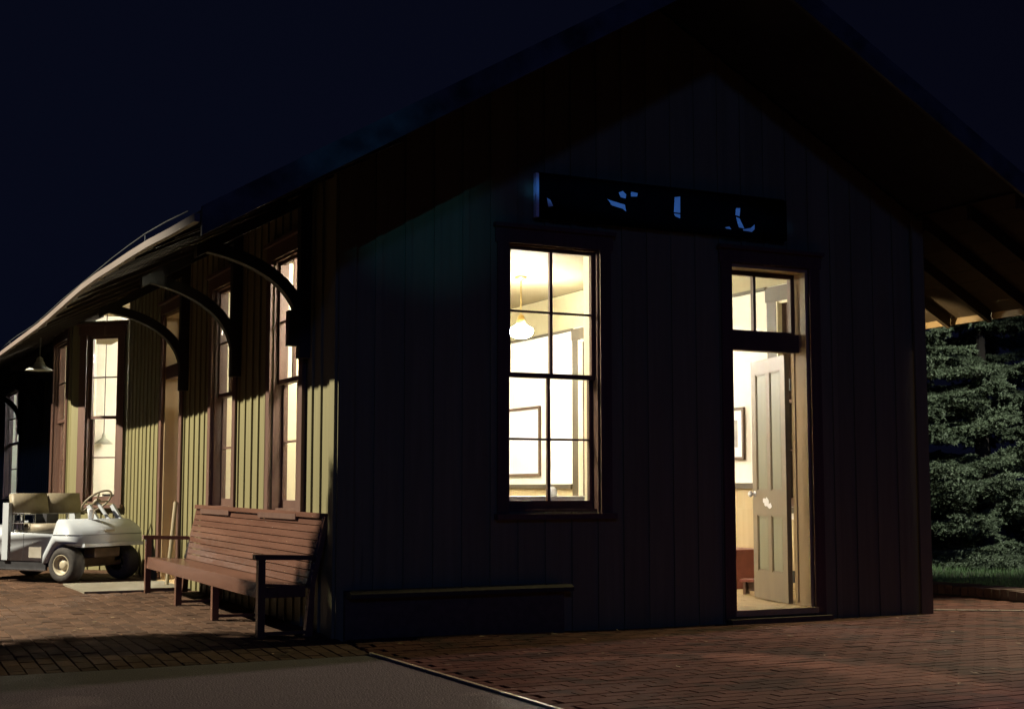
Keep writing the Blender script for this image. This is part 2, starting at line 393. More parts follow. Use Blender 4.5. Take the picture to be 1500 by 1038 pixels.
PY1 = lambda u, d, z: Vector((-u*S2+d*S2, BY0+u*S2+d*S2, z))                    # bay cheek facing the camera
PYF = lambda u, d, z: Vector((-BD+d, u, z))                                      # bay front
PY2 = lambda u, d, z: Vector((-u*S2+d*S2, BY1-u*S2-d*S2, z))                    # far cheek

def cols(u0, u1, brk, ops):
    """split [u0,u1] x z into rects outside the openings; returns list of lists of (ua,ub,za,zb) where zb None = wall top"""
    us = sorted(set([u0, u1]+[e for o in ops for e in o[:2] if u0 < e < u1]))
    out = []
    for a, c in zip(us, us[1:]):
        m_ = (a+c)/2; z = None; cuts = sorted([(o[2], o[3]) for o in ops if o[0] < m_ < o[1]])
        cur = brk
        for lo, hi in cuts:
            if lo > cur: out.append((a, c, cur, lo))
            cur = max(cur, hi)
        out.append((a, c, cur, None))
    return out
def wall_piece(mb, P, u0, u1, d0, d1, z0, ops, top, each=None):
    for a, c, za, zb in cols(u0, u1, z0, ops):
        if each:
            mb = MB()
        if zb is None:
            za_, zc_ = top(a), top(c)
            if max(za_, zc_) <= za+0.005:
                if each: mb.bm.free()
                continue
            poly = [(a, za), (c, za)]
            us = [c]+([RIDX] if (P is PG and a < RIDX < c) else [])+[a]
            poly += [(u, max(za+.001, top(u))) for u in us]
            mb.prism(poly, d0, d1, P)
        else: mb.prism([(a, za), (c, za), (c, zb), (a, zb)], d0, d1, P)
        if each: mb.build(*each)
def clad(wall, P, u0, u1, z0, ops, top, bw=0.226, off=0.0):
    """boards with battens over the joints, each its own object"""
    u = u0-off
    rr = random.Random(int(u0*100)+5)
    joints = []
    while u < u1-0.02:
        a, c = max(u0, u), min(u1, u+bw-0.003)
        if c-a > 0.02:
            dd = rr.uniform(0, .004)
            wall_piece(None, P, a, c, 0.0+dd, 0.024, z0, ops, top, ('board', 'olive_paint', wall))
        u += bw
        if u0+0.03 < u < u1-0.03: joints.append(u)
    for jn in joints:
        w = 0.024
        wall_piece(None, P, jn-w, jn+w, -0.012, 0.0045, z0, ops, top, ('batten', 'olive_paint', wall))

ZT, ZB = 2.888, 0.885
def op(u0, u1, z0=ZB, z1=ZT): return (u0, u1, z0, z1)
side_ops = [op(0.83, 1.60), op(2.70, 3.47), (4.70, 5.52, 0.12, 2.88), op(17.2, 19.35)]
gable_ops = [op(1.295, 2.09), (3.30, 4.09, 0.10, 2.875)]
back_ops = [op(1.0, 1.80), op(4.92, 5.80)]
cheek_ops = [op(0.115, 0.565)]
front_ops = [op(8.34, 9.38)]
def grow(ops, g_=0.0): return [(a-g_, c+g_, z0-g_, z1+g_) for a, c, z0, z1 in ops]
topS = lambda y: zu(0, y)-0.004
topG = lambda x: zu(x, -0.02)-0.004
# structural walls (plastered inside), then the cladding
mb = MB(); wall_piece(mb, PS, 0.191, BY0, 0.025, 0.19, 0.0, side_ops, lambda y: zu(0.03, y)-0.01); side_wall = mb.build('side_wall', 'plaster', depot)
clad(side_wall, PS, 0.0, BY0, 0.02, side_ops, topS, 0.2)
mb = MB(); wall_piece(mb, PS, BY1, YE, 0.025, 0.19, 0.0, side_ops, lambda y: zu(0.03, y)-0.01); side_wall2 = mb.build('side_wall', 'plaster', depot)
clad(side_wall2, PS, BY1, YE, 0.02, side_ops, topS, 0.226)
mb = MB(); wall_piece(mb, PG, 0.025, W-0.025, 0.025, 0.19, 0.0, gable_ops, lambda x: zu(x, 0)-0.01); gable_wall = mb.build('gable_wall', 'plaster', depot)
clad(gable_wall, PG, 0.0, W, -0.02, gable_ops, topG, 0.226, off=0.17)
mb = MB(); wall_piece(mb, PB, 0.191, YE, 0.025, 0.15, 0.0, back_ops, lambda y: zu(W-0.03, y)-0.01); back_wall = mb.build('back_wall', 'plaster', depot)
mb = MB(); wall_piece(mb, PB, 0.0, YE, 0.0, 0.0245, 0.0, back_ops, lambda y: zu(W, y)-0.01); mb.build('back_boarding', 'olive_paint', back_wall)
# end wall far off
MB().box(0.03, W-0.03, YE-0.02, YE+0.12, 0, 3.5).build('end_wall', 'plaster', depot)
L45 = BD/S2
topB = lambda u: zu(-BD, 9)-0.03
for P, u0, u1, ops in ((PY1, 0.0, L45, cheek_ops), (PYF, BY0+BD, BY1-BD, front_ops), (PY2, 0.0, L45, [])):
    mb = MB(); wall_piece(mb, P, u0+0.002, u1-0.002, 0.025, 0.12, 0.0, ops, topB); w_ = mb.build('bay_wall', 'plaster', depot)
    clad(w_, P, u0, u1, 0.02, ops, topB, 0.17)
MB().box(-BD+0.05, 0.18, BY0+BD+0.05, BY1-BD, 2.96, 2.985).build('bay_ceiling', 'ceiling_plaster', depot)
# corner boards
for nm, bx in (('corner_board', (-0.024, 0.10, -0.045, -0.0235, 0.0, topG(0.05)-0.06)), ('corner_board', (-0.045, -0.0235, -0.02, 0.085, 0.0, topS(0.05)-0.05)), ('corner_board', (W-0.10, W+0.024, -0.045, -0.0235, 0.0, topG(W-0.05)-0.06))):
    MB().box(*bx).build(nm, 'olive_paint', gable_wall)
# ledge along the foot of the gable, ends left of the door
lg = MB().prism([(-0.0243, 0.318), (-0.200, 0.318), (-0.200, 0.345), (-0.172, 0.362), (-0.0243, 0.362)], 0.03, 1.75, lambda u, d, z: Vector((d, u, z))).build('ledge', 'ledge_paint', gable_wall)
MB().box(0.03, 1.73, -0.085, -0.0242, 0.0, 0.317).build('skirting', 'dark_wood', gable_wall)

# ---- floor, ceiling, partitions
rr = random.Random(11)
floor = MB().box(0.19, W-0.15, 0.19, YE-0.03, 0.0, 0.08).build('floor', 'dark_wood', depot)
x = 0.2
while x < W-0.2:
    MB().box(x, min(x+0.137, W-0.152), 0.20, 11.0, 0.08, 0.10+rr.uniform(0, .002)).build('floor_board', 'floor_wood', floor); x += 0.14
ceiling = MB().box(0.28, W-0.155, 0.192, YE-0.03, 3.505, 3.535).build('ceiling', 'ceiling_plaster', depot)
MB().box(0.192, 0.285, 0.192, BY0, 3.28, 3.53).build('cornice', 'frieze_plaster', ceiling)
part_y = 11.0
MB().box(0.20, W-0.155, part_y, part_y+0.1, 0.10, 3.504).build('partition_wall', 'plaster', depot)
# upper frieze and picture rail on the inside of the back wall
bo = [(a-0.16, c+0.16, z0-0.12, z1+0.16) for a, c, z0, z1 in back_ops]
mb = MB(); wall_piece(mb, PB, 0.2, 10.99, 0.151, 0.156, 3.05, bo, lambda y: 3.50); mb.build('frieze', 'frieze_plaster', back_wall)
mb = MB(); wall_piece(mb, PB, 0.2, 10.99, 0.151, 0.185, 3.02, bo, lambda y: 3.049); mb.build('picture_rail', 'int_trim', back_wall)
# wainscot boards and chair rail
y = 0.22
while y < 10.9:
    ops_ = [o for o in bo]
    mb = MB(); wall_piece(mb, PB, y, min(y+0.118, 10.98), 0.151, 0.163, 0.10, bo, lambda yy: 1.06)
    if len(mb.bm.verts): mb.build('wainscot_board', 'wainscot', back_wall)
    else: mb.bm.free()
    y += 0.12
mb = MB(); wall_piece(mb, PB, 0.2, 10.98, 0.151, 0.195, 1.061, bo, lambda yy: 1.115); mb.build('chair_rail', 'int_trim', back_wall)

# ---- windows
def window(P, u0, u1, z0, z1, ncol, parent, depth, wood='maroon_trim', inside='int_trim', rows=2, name='window', swap=1, jin=None):
    """double hung window: frame > casing, sill, sash (2), pane; upper sash outside, lower sash inside"""
    cw, j = 0.095, 0.018
    fr = MB()
    for a, c in ((u0+0.0005, u0+j), (u1-j, u1-0.0005)): fr.prism([(a, z0), (c, z0), (c, z1), (a, z1)], 0.0, (0.115 if depth > 0.13 else 0.113), P)
    fr.prism([(u0+j, z1-j), (u1-j, z1-j), (u1-j, z1-0.0005), (u0+j, z1-0.0005)], 0.0, (0.115 if depth > 0.13 else 0.113), P)
    fr.prism([(u0+j, z0+0.0005), (u1-j, z0+0.0005), (u1-j, z0+0.022), (u0+j, z0+0.022)], 0.02, depth, P)
    win = fr.build(name, wood, parent)
    jb = MB(); dm = 0.116 if depth > 0.13 else 0.1135
    for a, c in ((u0+0.0005, u0+j), (u1-j, u1-0.0005)): jb.prism([(a, z0), (c, z0), (c, z1), (a, z1)], dm, depth+0.02, P)
    jb.prism([(u0+j, z1-j), (u1-j, z1-j), (u1-j, z1-0.0005), (u0+j, z1-0.0005)], dm, depth, P)
    jb.build('inner_jamb', 'int_cream', win)
    ca = MB()
    for a, c in ((u0-cw+0.008, u0+0.008), (u1-0.008, u1+cw-0.008)): ca.prism([(a, z0-0.01), (c, z0-0.01), (c, z1-0.008), (a, z1-0.008)], -0.034, -0.0225, P)
    ca.prism([(u0-cw-0.01, z1-0.008), (u1+cw+0.01, z1-0.008), (u1+cw+0.01, z1+0.105), (u0-cw-0.01, z1+0.105)], -0.036, -0.0225, P)
    ca.prism([(u0-cw-0.025, z1+0.1055), (u1+cw+0.025, z1+0.1055), (u1+cw+0.025, z1+0.135), (u0-cw-0.025, z1+0.135)], -0.065, -0.0225, P)
    # back bands to the wall so the casing has body
    for a, c in ((u0-cw+0.02, u0-0.002), (u1+0.002, u1+cw-0.02)): ca.prism([(a, z0-0.01), (c, z0-0.01), (c, z1-0.01), (a, z1-0.01)], -0.0224, -0.0005, P)
    ca.build('casing', wood, win)
    si = MB()
    si.prism([(u0-cw-0.01, z0-0.052), (u1+cw+0.01, z0-0.052), (u1+cw+0.01, z0-0.0105), (u0-cw-0.01, z0-0.0105)], -0.078, -0.0005, P)
    si.bevel(0.005, 1)
    si.build('sill', wood, win)
    # inner casing
    ic = MB(); d0 = depth+0.001; d1 = depth+0.022; iw = 0.15
    for a, c in ((u0-iw, u0-0.004), (u1+0.004, u1+iw)): ic.prism([(a, z0-0.11), (c, z0-0.11), (c, z1+0.004), (a, z1+0.004)], d0, d1, P)
    ic.prism([(u0-iw-0.015, z1+0.0045), (u1+iw+0.015, z1+0.0045), (u1+iw+0.015, z1+0.15), (u0-iw-0.015, z1+0.15)], d0, d1+0.006, P)
    ic.prism([(u0-0.003, z0-0.06), (u1+0.003, z0-0.06), (u1+0.003, z0-0.002), (u0-0.003, z0-0.002)], d0, d1, P)
    ic.build('inner_casing', inside, win)
    zm = (z0+z1)/2+0.018
    for which in (0, 1):
        da = 0.034 if which == 0 else 0.076
        db = da+0.036
        za, zb = (zm-0.018, z1-j) if which == 0 else (z0+0.022, zm+0.016)
        rl = 0.036 if which == 0 else 0.062
        st = 0.032; mu = 0.0095
        s = MB(); a, c = u0+j+0.001, u1-j-0.001
        s.prism([(a, za), (a+st, za), (a+st, zb), (a, zb)], da, db, P); s.prism([(c-st, za), (c, za), (c, zb), (c-st, zb)], da, db, P)
        tp = 0.026 if which == 0 else 0.034
        bt = 0.034 if which == 0 else rl
        s.prism([(a+st, za), (c-st, za), (c-st, za+bt), (a+st, za+bt)], da, db, P)
        s.prism([(a+st, zb-tp), (c-st, zb-tp), (c-st, zb), (a+st, zb)], da, db, P)
        gu0, gu1, gz0, gz1 = a+st, c-st, za+bt, zb-tp
        us = [gu0+(gu1-gu0)*k/ncol for k in range(ncol+1)]; zs = [gz0+(gz1-gz0)*k/rows for k in range(rows+1)]
        for u in us[1:-1]: s.prism([(u-mu*1.3, gz0), (u+mu*1.3, gz0), (u+mu*1.3, gz1), (u-mu*1.3, gz1)], da+0.004, db-0.004, P)
        for z in zs[1:-1]:
            for ua, ub in zip(us, us[1:]):
                lo = ua+(mu*1.3 if ua != gu0 else 0); hi = ub-(mu*1.3 if ub != gu1 else 0)
                s.prism([(lo, z-mu*0.8), (hi, z-mu*0.8), (hi, z+mu*0.8), (lo, z+mu*0.8)], da+0.005, db-0.005, P)
        so = s.build('sash', wood, win)
        for ua, ub in zip(us, us[1:]):
            for za_, zb_ in zip(zs, zs[1:]):
                g_ = MB(); e = 0.0055
                g_.prism([(ua+e, za_+e), (ub-e, za_+e), (ub-e, zb_-e), (ua+e, zb_-e)], (da+db)/2-0.0015, (da+db)/2+0.0015, P)
                g_.build('pane', 'glass', win)
    return win
for o in (side_ops[0], side_ops[1]): window(PS, *o, 2, side_wall.parent, 0.192)
window(PS, *side_ops[3], 2, depot, 0.192)
window(PG, *gable_ops[0], 2, depot, 0.192)
for o in back_ops: window(PB, *o, 2, depot, 0.152)
window(PY1, *cheek_ops[0], 1, depot, 0.122)
window(PYF, *front_ops[0], 1, depot, 0.122)

# ---- doorways: tan jambs, threshold, transom light, panelled leaf
def doorway(P, u0, u1, z0, z1, leaf, zbar=(2.185, 2.335), bar0=0.095):
    d = 0.205
    j = MB(); t = 0.028
    j.prism([(u0+0.001, z0+0.002), (u0+t, z0+0.002), (u0+t, z1-0.001), (u0+0.001, z1-0.001)], -0.001, d, P)
    j.prism([(u1-t, z0+0.002), (u1-0.001, z0+0.002), (u1-0.001, z1-0.001), (u1-t, z1-0.001)], -0.001, d, P)
    j.prism([(u0+t, z1-t), (u1-t, z1-t), (u1-t, z1-0.001), (u0+t, z1-0.001)], -0.001, d, P)
    # stop beads
    dw = j.build('doorway', 'tan_paint', depot)
    st = MB()
    for a, c in ((u0+t, u0+t+0.012), (u1-t-0.012, u1-t)): st.prism([(a, z0+0.03), (c, z0+0.03), (c, zbar[0]), (a, zbar[0])], 0.15, 0.165, P)
    st.build('door_stop', 'tan_paint', dw)
    ca = MB(); cw = 0.10
    for a, c in ((u0-cw, u0+0.004), (u1-0.004, u1+cw)): ca.prism([(a, 0.02), (c, 0.02), (c, z1+0.004), (a, z1+0.004)], -0.036, -0.0225, P)
    ca.prism([(u0-cw-0.015, z1+0.0045), (u1+cw+0.015, z1+0.0045), (u1+cw+0.015, z1+0.11), (u0-cw-0.015, z1+0.11)], -0.038, -0.0225, P)
    ca.prism([(u0-cw-0.03, z1+0.1105), (u1+cw+0.03, z1+0.1105), (u1+cw+0.03, z1+0.14), (u0-cw-0.03, z1+0.14)], -0.07, -0.0225, P)
    for a, c in ((u0-cw+0.02, u0-0.002), (u1+0.002, u1+cw-0.02)): ca.prism([(a, 0.02), (c, 0.02), (c, z1), (a, z1)], -0.0224, -0.0005, P)
    ca.build('casing', 'maroon_trim', dw)
    ic = MB(); iw = 0.13
    for a, c in ((u0-iw, u0-0.002), (u1+0.002, u1+iw)): ic.prism([(a, 0.10), (c, 0.10), (c, z1+0.002), (a, z1+0.002)], 0.191, 0.206, P)
    ic.prism([(u0-iw, z1+0.0025), (u1+iw, z1+0.0025), (u1+iw, z1+0.14), (u0-iw, z1+0.14)], 0.191, 0.212, P)
    ic.build('inner_casing', 'int_trim', dw)
    th = MB(); th.prism([(u0-0.01, z0-0.045), (u1+0.01, z0-0.045), (u1+0.01, z0+0.002), (u0-0.01, z0+0.002)], -0.05, d+0.03, P)
    th.build('threshold', 'floor_wood', dw)
    bar = MB(); bar.prism([(u0+t, zbar[0]), (u1-t, zbar[0]), (u1-t, zbar[1]), (u0+t, zbar[1])], bar0, 0.195, P); bar.build('transom_bar', 'maroon_trim', dw)
    a, c, za, zb = u0+t+0.001, u1-t-0.001, zbar[1]+0.0005, z1-t-0.001
    sa = MB(); s_ = 0.036; da, db = 0.145, 0.19
    sa.prism([(a, za), (a+s_, za), (a+s_, zb), (a, zb)], da, db, P); sa.prism([(c-s_, za), (c, za), (c, zb), (c-s_, zb)], da, db, P)
    sa.prism([(a+s_, za), (c-s_, za), (c-s_, za+0.02), (a+s_, za+0.02)], da, db, P); sa.prism([(a+s_, zb-s_), (c-s_, zb-s_), (c-s_, zb), (a+s_, zb)], da, db, P)
    mu = a+(c-a)*0.45
    sa.prism([(mu-0.013, za+0.02), (mu+0.013, za+0.02), (mu+0.013, zb-s_), (mu-0.013, zb-s_)], da+0.004, db-0.004, P)
    sa.build('transom_sash', 'maroon_trim', dw)
    for ua, ub in ((a+s_, mu-0.013), (mu+0.013, c-s_)):
        g_ = MB(); e = -0.004; g_.prism([(ua+e, za+0.02+e), (ub-e, za+0.02+e), (ub-e, zb-s_-e), (ua+e, zb-s_-e)], 0.166, 0.169, P); g_.build('pane', 'glass', dw)
    # leaf in its own plane: hinge line h (world xy), direction dv
    hx, hy, dx, dy = leaf
    hv = Vector((hx, hy, 0)); dv = Vector((dx, dy, 0)).normalized(); nv = Vector((-dv.y, dv.x, 0))
    LW = (u1-u0)-2*t-0.006; zb0, zb1 = z0+0.012, zbar[0]-0.006
    PL = lambda u, d_, z: hv+dv*u+nv*d_+Vector((0, 0, z))
    le = MB(); T = 0.042
    sw = 0.095; ms = 0.075
    rails = [(zb0, zb0+0.24), (zb0+0.72, zb0+0.93), (zb1-0.12, zb1)]
    le.prism([(0, zb0), (sw, zb0), (sw, zb1), (0, zb1)], 0, T, PL); le.prism([(LW-sw, zb0), (LW, zb0), (LW, zb1), (LW-sw, zb1)], 0, T, PL)
    for a_, c_ in rails: le.prism([(sw, a_), (LW-sw, a_), (LW-sw, c_), (sw, c_)], 0, T, PL)
    mid = LW/2
    for (a_, c_) in ((rails[0][1], rails[1][0]), (rails[1][1], rails[2][0])): le.prism([(mid-ms/2, a_), (mid+ms/2, a_), (mid+ms/2, c_), (mid-ms/2, c_)], 0, T, PL)
    lf = le.build('door_leaf', 'leaf_paint', dw)
    for (a_, c_) in ((rails[0][1], rails[1][0]), (rails[1][1], rails[2][0])):
        for (ua, ub) in ((sw, mid-ms/2), (mid+ms/2, LW-sw)):
            pn = MB(); pn.prism([(ua, a_), (ub, a_), (ub, c_), (ua, c_)], 0.013, T-0.013, PL)
            pn.prism([(ua+0.022, a_+0.03), (ub-0.022, a_+0.03), (ub-0.022, c_-0.03), (ua+0.022, c_-0.03)], 0.008, T-0.008, PL); pn.build('panel', 'door_green', lf)
            ml = MB()
            for side in (0.0045, T-0.0125):
                for q in ([(ua, a_), (ub, a_), (ub, a_+0.011), (ua, a_+0.011)], [(ua, c_-0.011), (ub, c_-0.011), (ub, c_), (ua, c_)], [(ua, a_+0.011), (ua+0.011, a_+0.011), (ua+0.011, c_-0.011), (ua, c_-0.011)], [(ub-0.011, a_+0.011), (ub, a_+0.011), (ub, c_-0.011), (ub-0.011, c_-0.011)]):
                    ml.prism(q, side, side+0.008, PL)
            ml.build('moulding', 'leaf_paint', lf)
    kn = MB()
    for s_ in (-1, 1):
        base = PL(LW-0.05, T/2+s_*T/2, zb0+0.90)
        q = (nv*s_).to_track_quat('Z', 'Y').to_matrix().to_4x4()
        kn.lathe([(0, 0.062), (0.018, 0.060), (0.027, 0.048), (0.026, 0.036), (0.012, 0.026), (0.010, 0.006), (0.026, 0.004), (0.026, 0.0)], 14, Matrix.Translation(base) @ q)
    kn.build('door_knob', 'paper_white', lf, True)
    for zh in (zb0+0.22, zb1-0.25):
        h_ = MB(); h_.tube([PL(-0.006, -0.006, zh-0.05), PL(-0.006, -0.006, zh+0.05)], 0.009, 8); h_.build('hinge', 'lamp_metal', lf)
    return dw, lf, PL, LW, zb0
dw1, leaf1, PL1, LW1, zl1 = doorway(PG, *gable_ops[1], (4.055, 0.225, 0.19, 0.775))
doorway(PS, *side_ops[2], (0.235, 4.735, 1.0, -0.10), zbar=(2.20, 2.335), bar0=0.004)
# worn patches of bare primer on the middle rail of the open door
pt = MB(); rr = random.Random(4)
for (cu, cz, ru, rz) in ((0.42, 0.83, 0.06, 0.045), (0.36, 0.80, 0.045, 0.03), (0.47, 0.845, 0.04, 0.028)):
    ang = [(cu+ru*rr.uniform(.7, 1.1)*math.cos(k*math.pi/6), zl1+cz+rz*rr.uniform(.6, 1.1)*math.sin(k*math.pi/6)) for k in range(12)]
    pt.prism(ang, -0.0022, -0.0005, PL1); pt.prism([(a, z) for a, z in ang], 0.0425, 0.0442, PL1)
pt.build('worn_patch', 'paper_white', leaf1)
# black stone riser below the gable door threshold
MB().box(3.20, 4.19, -0.12, -0.0505, -0.02, 0.040).bevel(0.008, 1).build('door_step', 'dark_wood', depot)

# ---- brackets under the eave on the platform side
BR = None
def bracket(y):
    mb = MB(); hw = 0.045
    P = lambda u, d, z: Vector((u, y+d, z))
    yy = y
    mb.prism([(-0.085, 2.02), (-0.001, 2.02), (-0.001, zu(0, yy)-0.13), (-0.085, zu(0, yy)-0.13)], -hw, hw, P)
    # curved brace
    low, upp = [], []
    for k in range(13):
        t = k/12
        a = t*math.pi/2
        low.append((-0.085-0.86*(1-math.cos(a)), 2.38+0.42*math.sin(a)*1.0+0.0))
    # quadratic curve: foot on the post, head out under the rafter
    p0, p1, p2 = Vector((-0.085, 2.26)), Vector((-0.16, 2.66)), Vector((-0.80, zu(-0.80, yy)-0.20))
    low, upp = [], []
    for k in range(15):
        t = k/14
        p = p0*(1-t)**2+p1*2*t*(1-t)+p2*t*t
        d = (p1-p0)*(1-t)*2+(p2-p1)*2*t; nn = Vector((d.y, -d.x)).normalized()
        if nn.x < 0: nn = -nn
        low.append((p.x, p.y)); q = p+nn*0.085; upp.append((min(q.x, -0.0855), q.y))
    for (a, b_), (c, d) in zip(zip(low, upp), zip(low[1:], upp[1:])):
        mb.prism([a, c, d, b_], -hw+0.004, hw-0.004, P)
    # outrigger following the roof slope
    mb.prism([(-0.86, zu(-0.86, yy)-0.215), (-0.001, zu(0, yy)-0.215), (-0.001, zu(0, yy)-0.131), (-0.86, zu(-0.86, yy)-0.131)], -hw+0.002, hw-0.002, P)
    return mb.build('bracket', 'bracket_paint', side_wall if y < BY0 else side_wall2)
for y in (0.70, 2.60, 4.52, 11.6, 14.4, 17.0): br = bracket(y)
MB().box(-0.165, -0.0855, 0.655, 0.745, 2.11, 2.37).bevel(0.006, 1).build('bracket_block', 'bracket_paint', side_wall)

# ---- roof
roof = MB()
bm = roof.bm
ys = [-1.25+0.65*k for k in range(int((YE+2.5)/0.65)+1)]
def rtop(x, y): return zu(x, y)+0.065
prof = [-1.30, -0.3, 0.7, 1.7, RIDX, 3.6, 4.6, 5.6, XR]
gt = [[bm.verts.new((x, y, rtop(x, y))) for x in prof] for y in ys]
gb = [[bm.verts.new((x, y, zu(x, y)+0.025)) for x in prof] for y in ys]
for i in range(len(ys)-1):
    for k in range(len(prof)-1):
        bm.faces.new([gt[i][k], gt[i][k+1], gt[i+1][k+1], gt[i+1][k]])
        bm.faces.new([gb[i][k], gb[i+1][k], gb[i+1][k+1], gb[i][k+1]])
    for k in (0, len(prof)-1): bm.faces.new([gt[i][k], gt[i+1][k], gb[i+1][k], gb[i][k]])
for i in (0, len(ys)-1):
    for k in range(len(prof)-1): bm.faces.new([gt[i][k], gt[i][k+1], gb[i][k+1], gb[i][k]])
roof = roof.build('roof', 'roofing', depot)
# soffit boards along the eaves (tongue and groove decking seen from below)
for side in (0, 1):
    n_ = 9
    for k in range(n_):
        x0 = (-1.295+k*0.145) if side == 0 else (XR-0.005-k*0.145)
        x1 = x0+(0.141 if side == 0 else -0.141)
        mb = MB(); b2 = mb.bm
        rows = []
        for y in [-1.23+1.3*q for q in range(18)]:
            rows.append([b2.verts.new((x0, y, zu(x0, y)+0.001)), b2.verts.new((x1, y, zu(x1, y)+0.001)), b2.verts.new((x1, y, zu(x1, y)+0.0235)), b2.verts.new((x0, y, zu(x0, y)+0.0235))])
        for a, c in zip(rows, rows[1:]):
            for q in range(4): b2.faces.new([a[q], a[(q+1) % 4], c[(q+1) % 4], c[q]])
        b2.faces.new(rows[0]); b2.faces.new(rows[-1])
        mb.build('soffit_board', 'soffit_paint' if side == 0 else 'rafter_wood', roof)
# rafter tails
def rafter(y, side):
    mb = MB(); P = lambda u, d, z: Vector((u, y+d, z))
    if side == 0: xs = (-1.285, -0.002); y_ = y
    else: xs = (W+0.002, XR-0.035); y_ = y
    mb.prism([(xs[0], zu(xs[0], y_)-(0.02 if side == 0 else 0.125)), (xs[1], zu(xs[1], y_)-(0.125 if side == 0 else 0.11)), (xs[1], zu(xs[1], y_)), (xs[0], zu(xs[0], y_))], -0.025, 0.025, P)
    mb.build('rafter', 'soffit_paint' if side == 0 else 'rafter_wood', roof)
y = -1.15
while y < 20.5:
    rafter(y, 0)
    y += 0.61
y = -1.15
while y < 9:
    rafter(y, 1); y += 0.53
# fascia on both eaves (follows the sagging line)
def fascia(side):
    mb = MB(); b2 = mb.bm; rows = []
    for y in ys:
        if side == 0: xa, xb, z = -1.335, -1.302, zu(-1.30, y)
        else: xa, xb, z = XR+0.002, XR+0.030, ER
        lo, hi = (z-0.004, z+0.044) if side == 0 else (z-0.055, z+0.075)
        rows.append([b2.verts.new(p) for p in ((xa, y, lo), (xb, y, lo), (xb, y, hi), (xa, y, hi))])
    for a, c in zip(rows, rows[1:]):
        for q in range(4): b2.faces.new([a[q], a[(q+1) % 4], c[(q+1) % 4], c[q]])
    b2.faces.new(rows[0]); b2.faces.new(rows[-1])
    return mb.build('fascia', 'fascia_paint' if side == 0 else 'tan_paint', roof)
fascia(0); fascia(1)
# rake boards on the front gable
for a, c in ((-1.298, RIDX), (RIDX, XR+0.03)):
    mb = MB()
    z = lambda x: zu(min(max(x, -1.3), XR), -1.25)+(0 if -1.3 <= x <= XR else -0.01)
    mb.prism([(a, z(a)-0.09), (c, z(c)-0.09), (c, z(c)+0.085), (a, z(a)+0.085)], -1.285, -1.2505, PG)
    mb.build('rake_board', 'rake_paint', roof)
# thin snow rail standing on the roof edge
rail = MB()
rl = [(-1.22, y, rtop(-1.22, y)+0.060+0.012*math.sin(y*1.7)) for y in ys[1:30]]
rail.tube(rl, 0.0035, 6)
for y in ys[3:30:4]: rail.tube([(-1.22, y, rtop(-1.22, y)-0.01), (-1.22, y, rtop(-1.22, y)+0.06)], 0.003, 6)
rail.build('snow_rail', 'lamp_metal', roof)

# ---- name board over the gable window with letter scraps, dappled light put into their shape
sign = empty('name_board', (1.52, -0.03, 3.095))
tag(sign, 'dark wooden name board with scraps of pale lettering cut to the lit patches above the gable window and door', 'sign')
SB = lambda u, d, z: Vector((u, d, z))
MB().box(0.0, 2.30, -0.030, 0.004, 0.0, 0.315).build('board', 'sign_board', sign)
fr = MB(); fr.box(-0.012, 0.012, -0.044, 0.0, -0.01, 0.325); fr.build('border', 'sign_white', sign)  # glint along the left edge put into its pale colour
fr = MB(); fr.box(0.0125, 2.2875, -0.042, 0.0, 0.3155, 0.332); fr.box(0.0125, 2.2875, -0.042, 0.0, -0.014, -0.001); fr.build('border', 'sign_board', sign)
fr = MB(); fr.box(2.288, 2.312, -0.044, 0.0, -0.01, 0.325); fr.build('border', 'sign_board', sign)
def stroke(polys):
    mb = MB()
    for q in polys: mb.prism(q, -0.034, -0.0302, SB)
    mb.build('lit_letter_scrap', 'sign_white', sign)
def pxs(pts):   # photo pixel -> board coordinates on the gable plane
    out = []
    for (px, py) in pts:
        d = fwd+rgt*((px-750)/FPX)-upv*((py-519)/FPX)
        t = (-0.06-CAM.y)/d.y; p = CAM+d*t
        out.append((p.x-1.52, p.z-3.095))
    return out
for q in ([(890, 292), (895, 294), (915, 300), (917, 310), (912, 306), (896, 301)], [(906, 282), (912, 280), (917, 285), (916, 291), (909, 289)], [(924, 281), (934, 283), (933, 288), (924, 288)], [(988, 289), (996, 288), (996, 312), (987, 311)], [(987, 313), (996, 314), (996, 320), (989, 317)], [(1078, 305), (1084, 305), (1083, 317), (1077, 315)], [(1078, 318), (1083, 320), (1090, 335), (1082, 333)], [(1088, 336), (1100, 334), (1105, 329), (1105, 336), (1101, 340), (1089, 338)], [(1062, 333), (1068, 332), (1071, 336), (1064, 335)], [(801, 290), (806, 293), (810, 302), (803, 303)]):
    stroke([pxs(q)])

# ------------------------------------------------------------------ things inside
def pendant(loc, ztop, zglobe, rad, label, glow='globe_glow', w=None, group=None):
    t = empty('pendant_lamp', (loc[0], loc[1], ztop)); tag(t, label, 'lamp', group)
    h = ztop-zglobe
    MB().lathe([(0, 0.0), (0.07, -0.002), (0.068, -0.018), (0.03, -0.032), (0.012, -0.045)], 20).build('canopy', 'brass', t, True)
    MB().tube([(0, 0, -0.03), (0, 0, -h+rad*1.0)], 0.0085, 8).build('rod', 'brass', t)
    MB().lathe([(0.012, -h+rad*1.45), (0.035, -h+rad*1.35), (0.05, -h+rad*0.9), (0.062, -h+rad*0.62), (0.058, -h+rad*0.55)], 20).build('fitter', 'brass', t, True)
    MB().lathe([(0.055, -h+rad*0.60), (0.075, -h+rad*0.48), (rad*0.98, -h+rad*0.20), (rad, -h), (rad*0.82, -h-rad*0.33), (rad*0.45, -h-rad*0.50), (0, -h-rad*0.55)], 28).build('globe', glow, t, True)
    return t
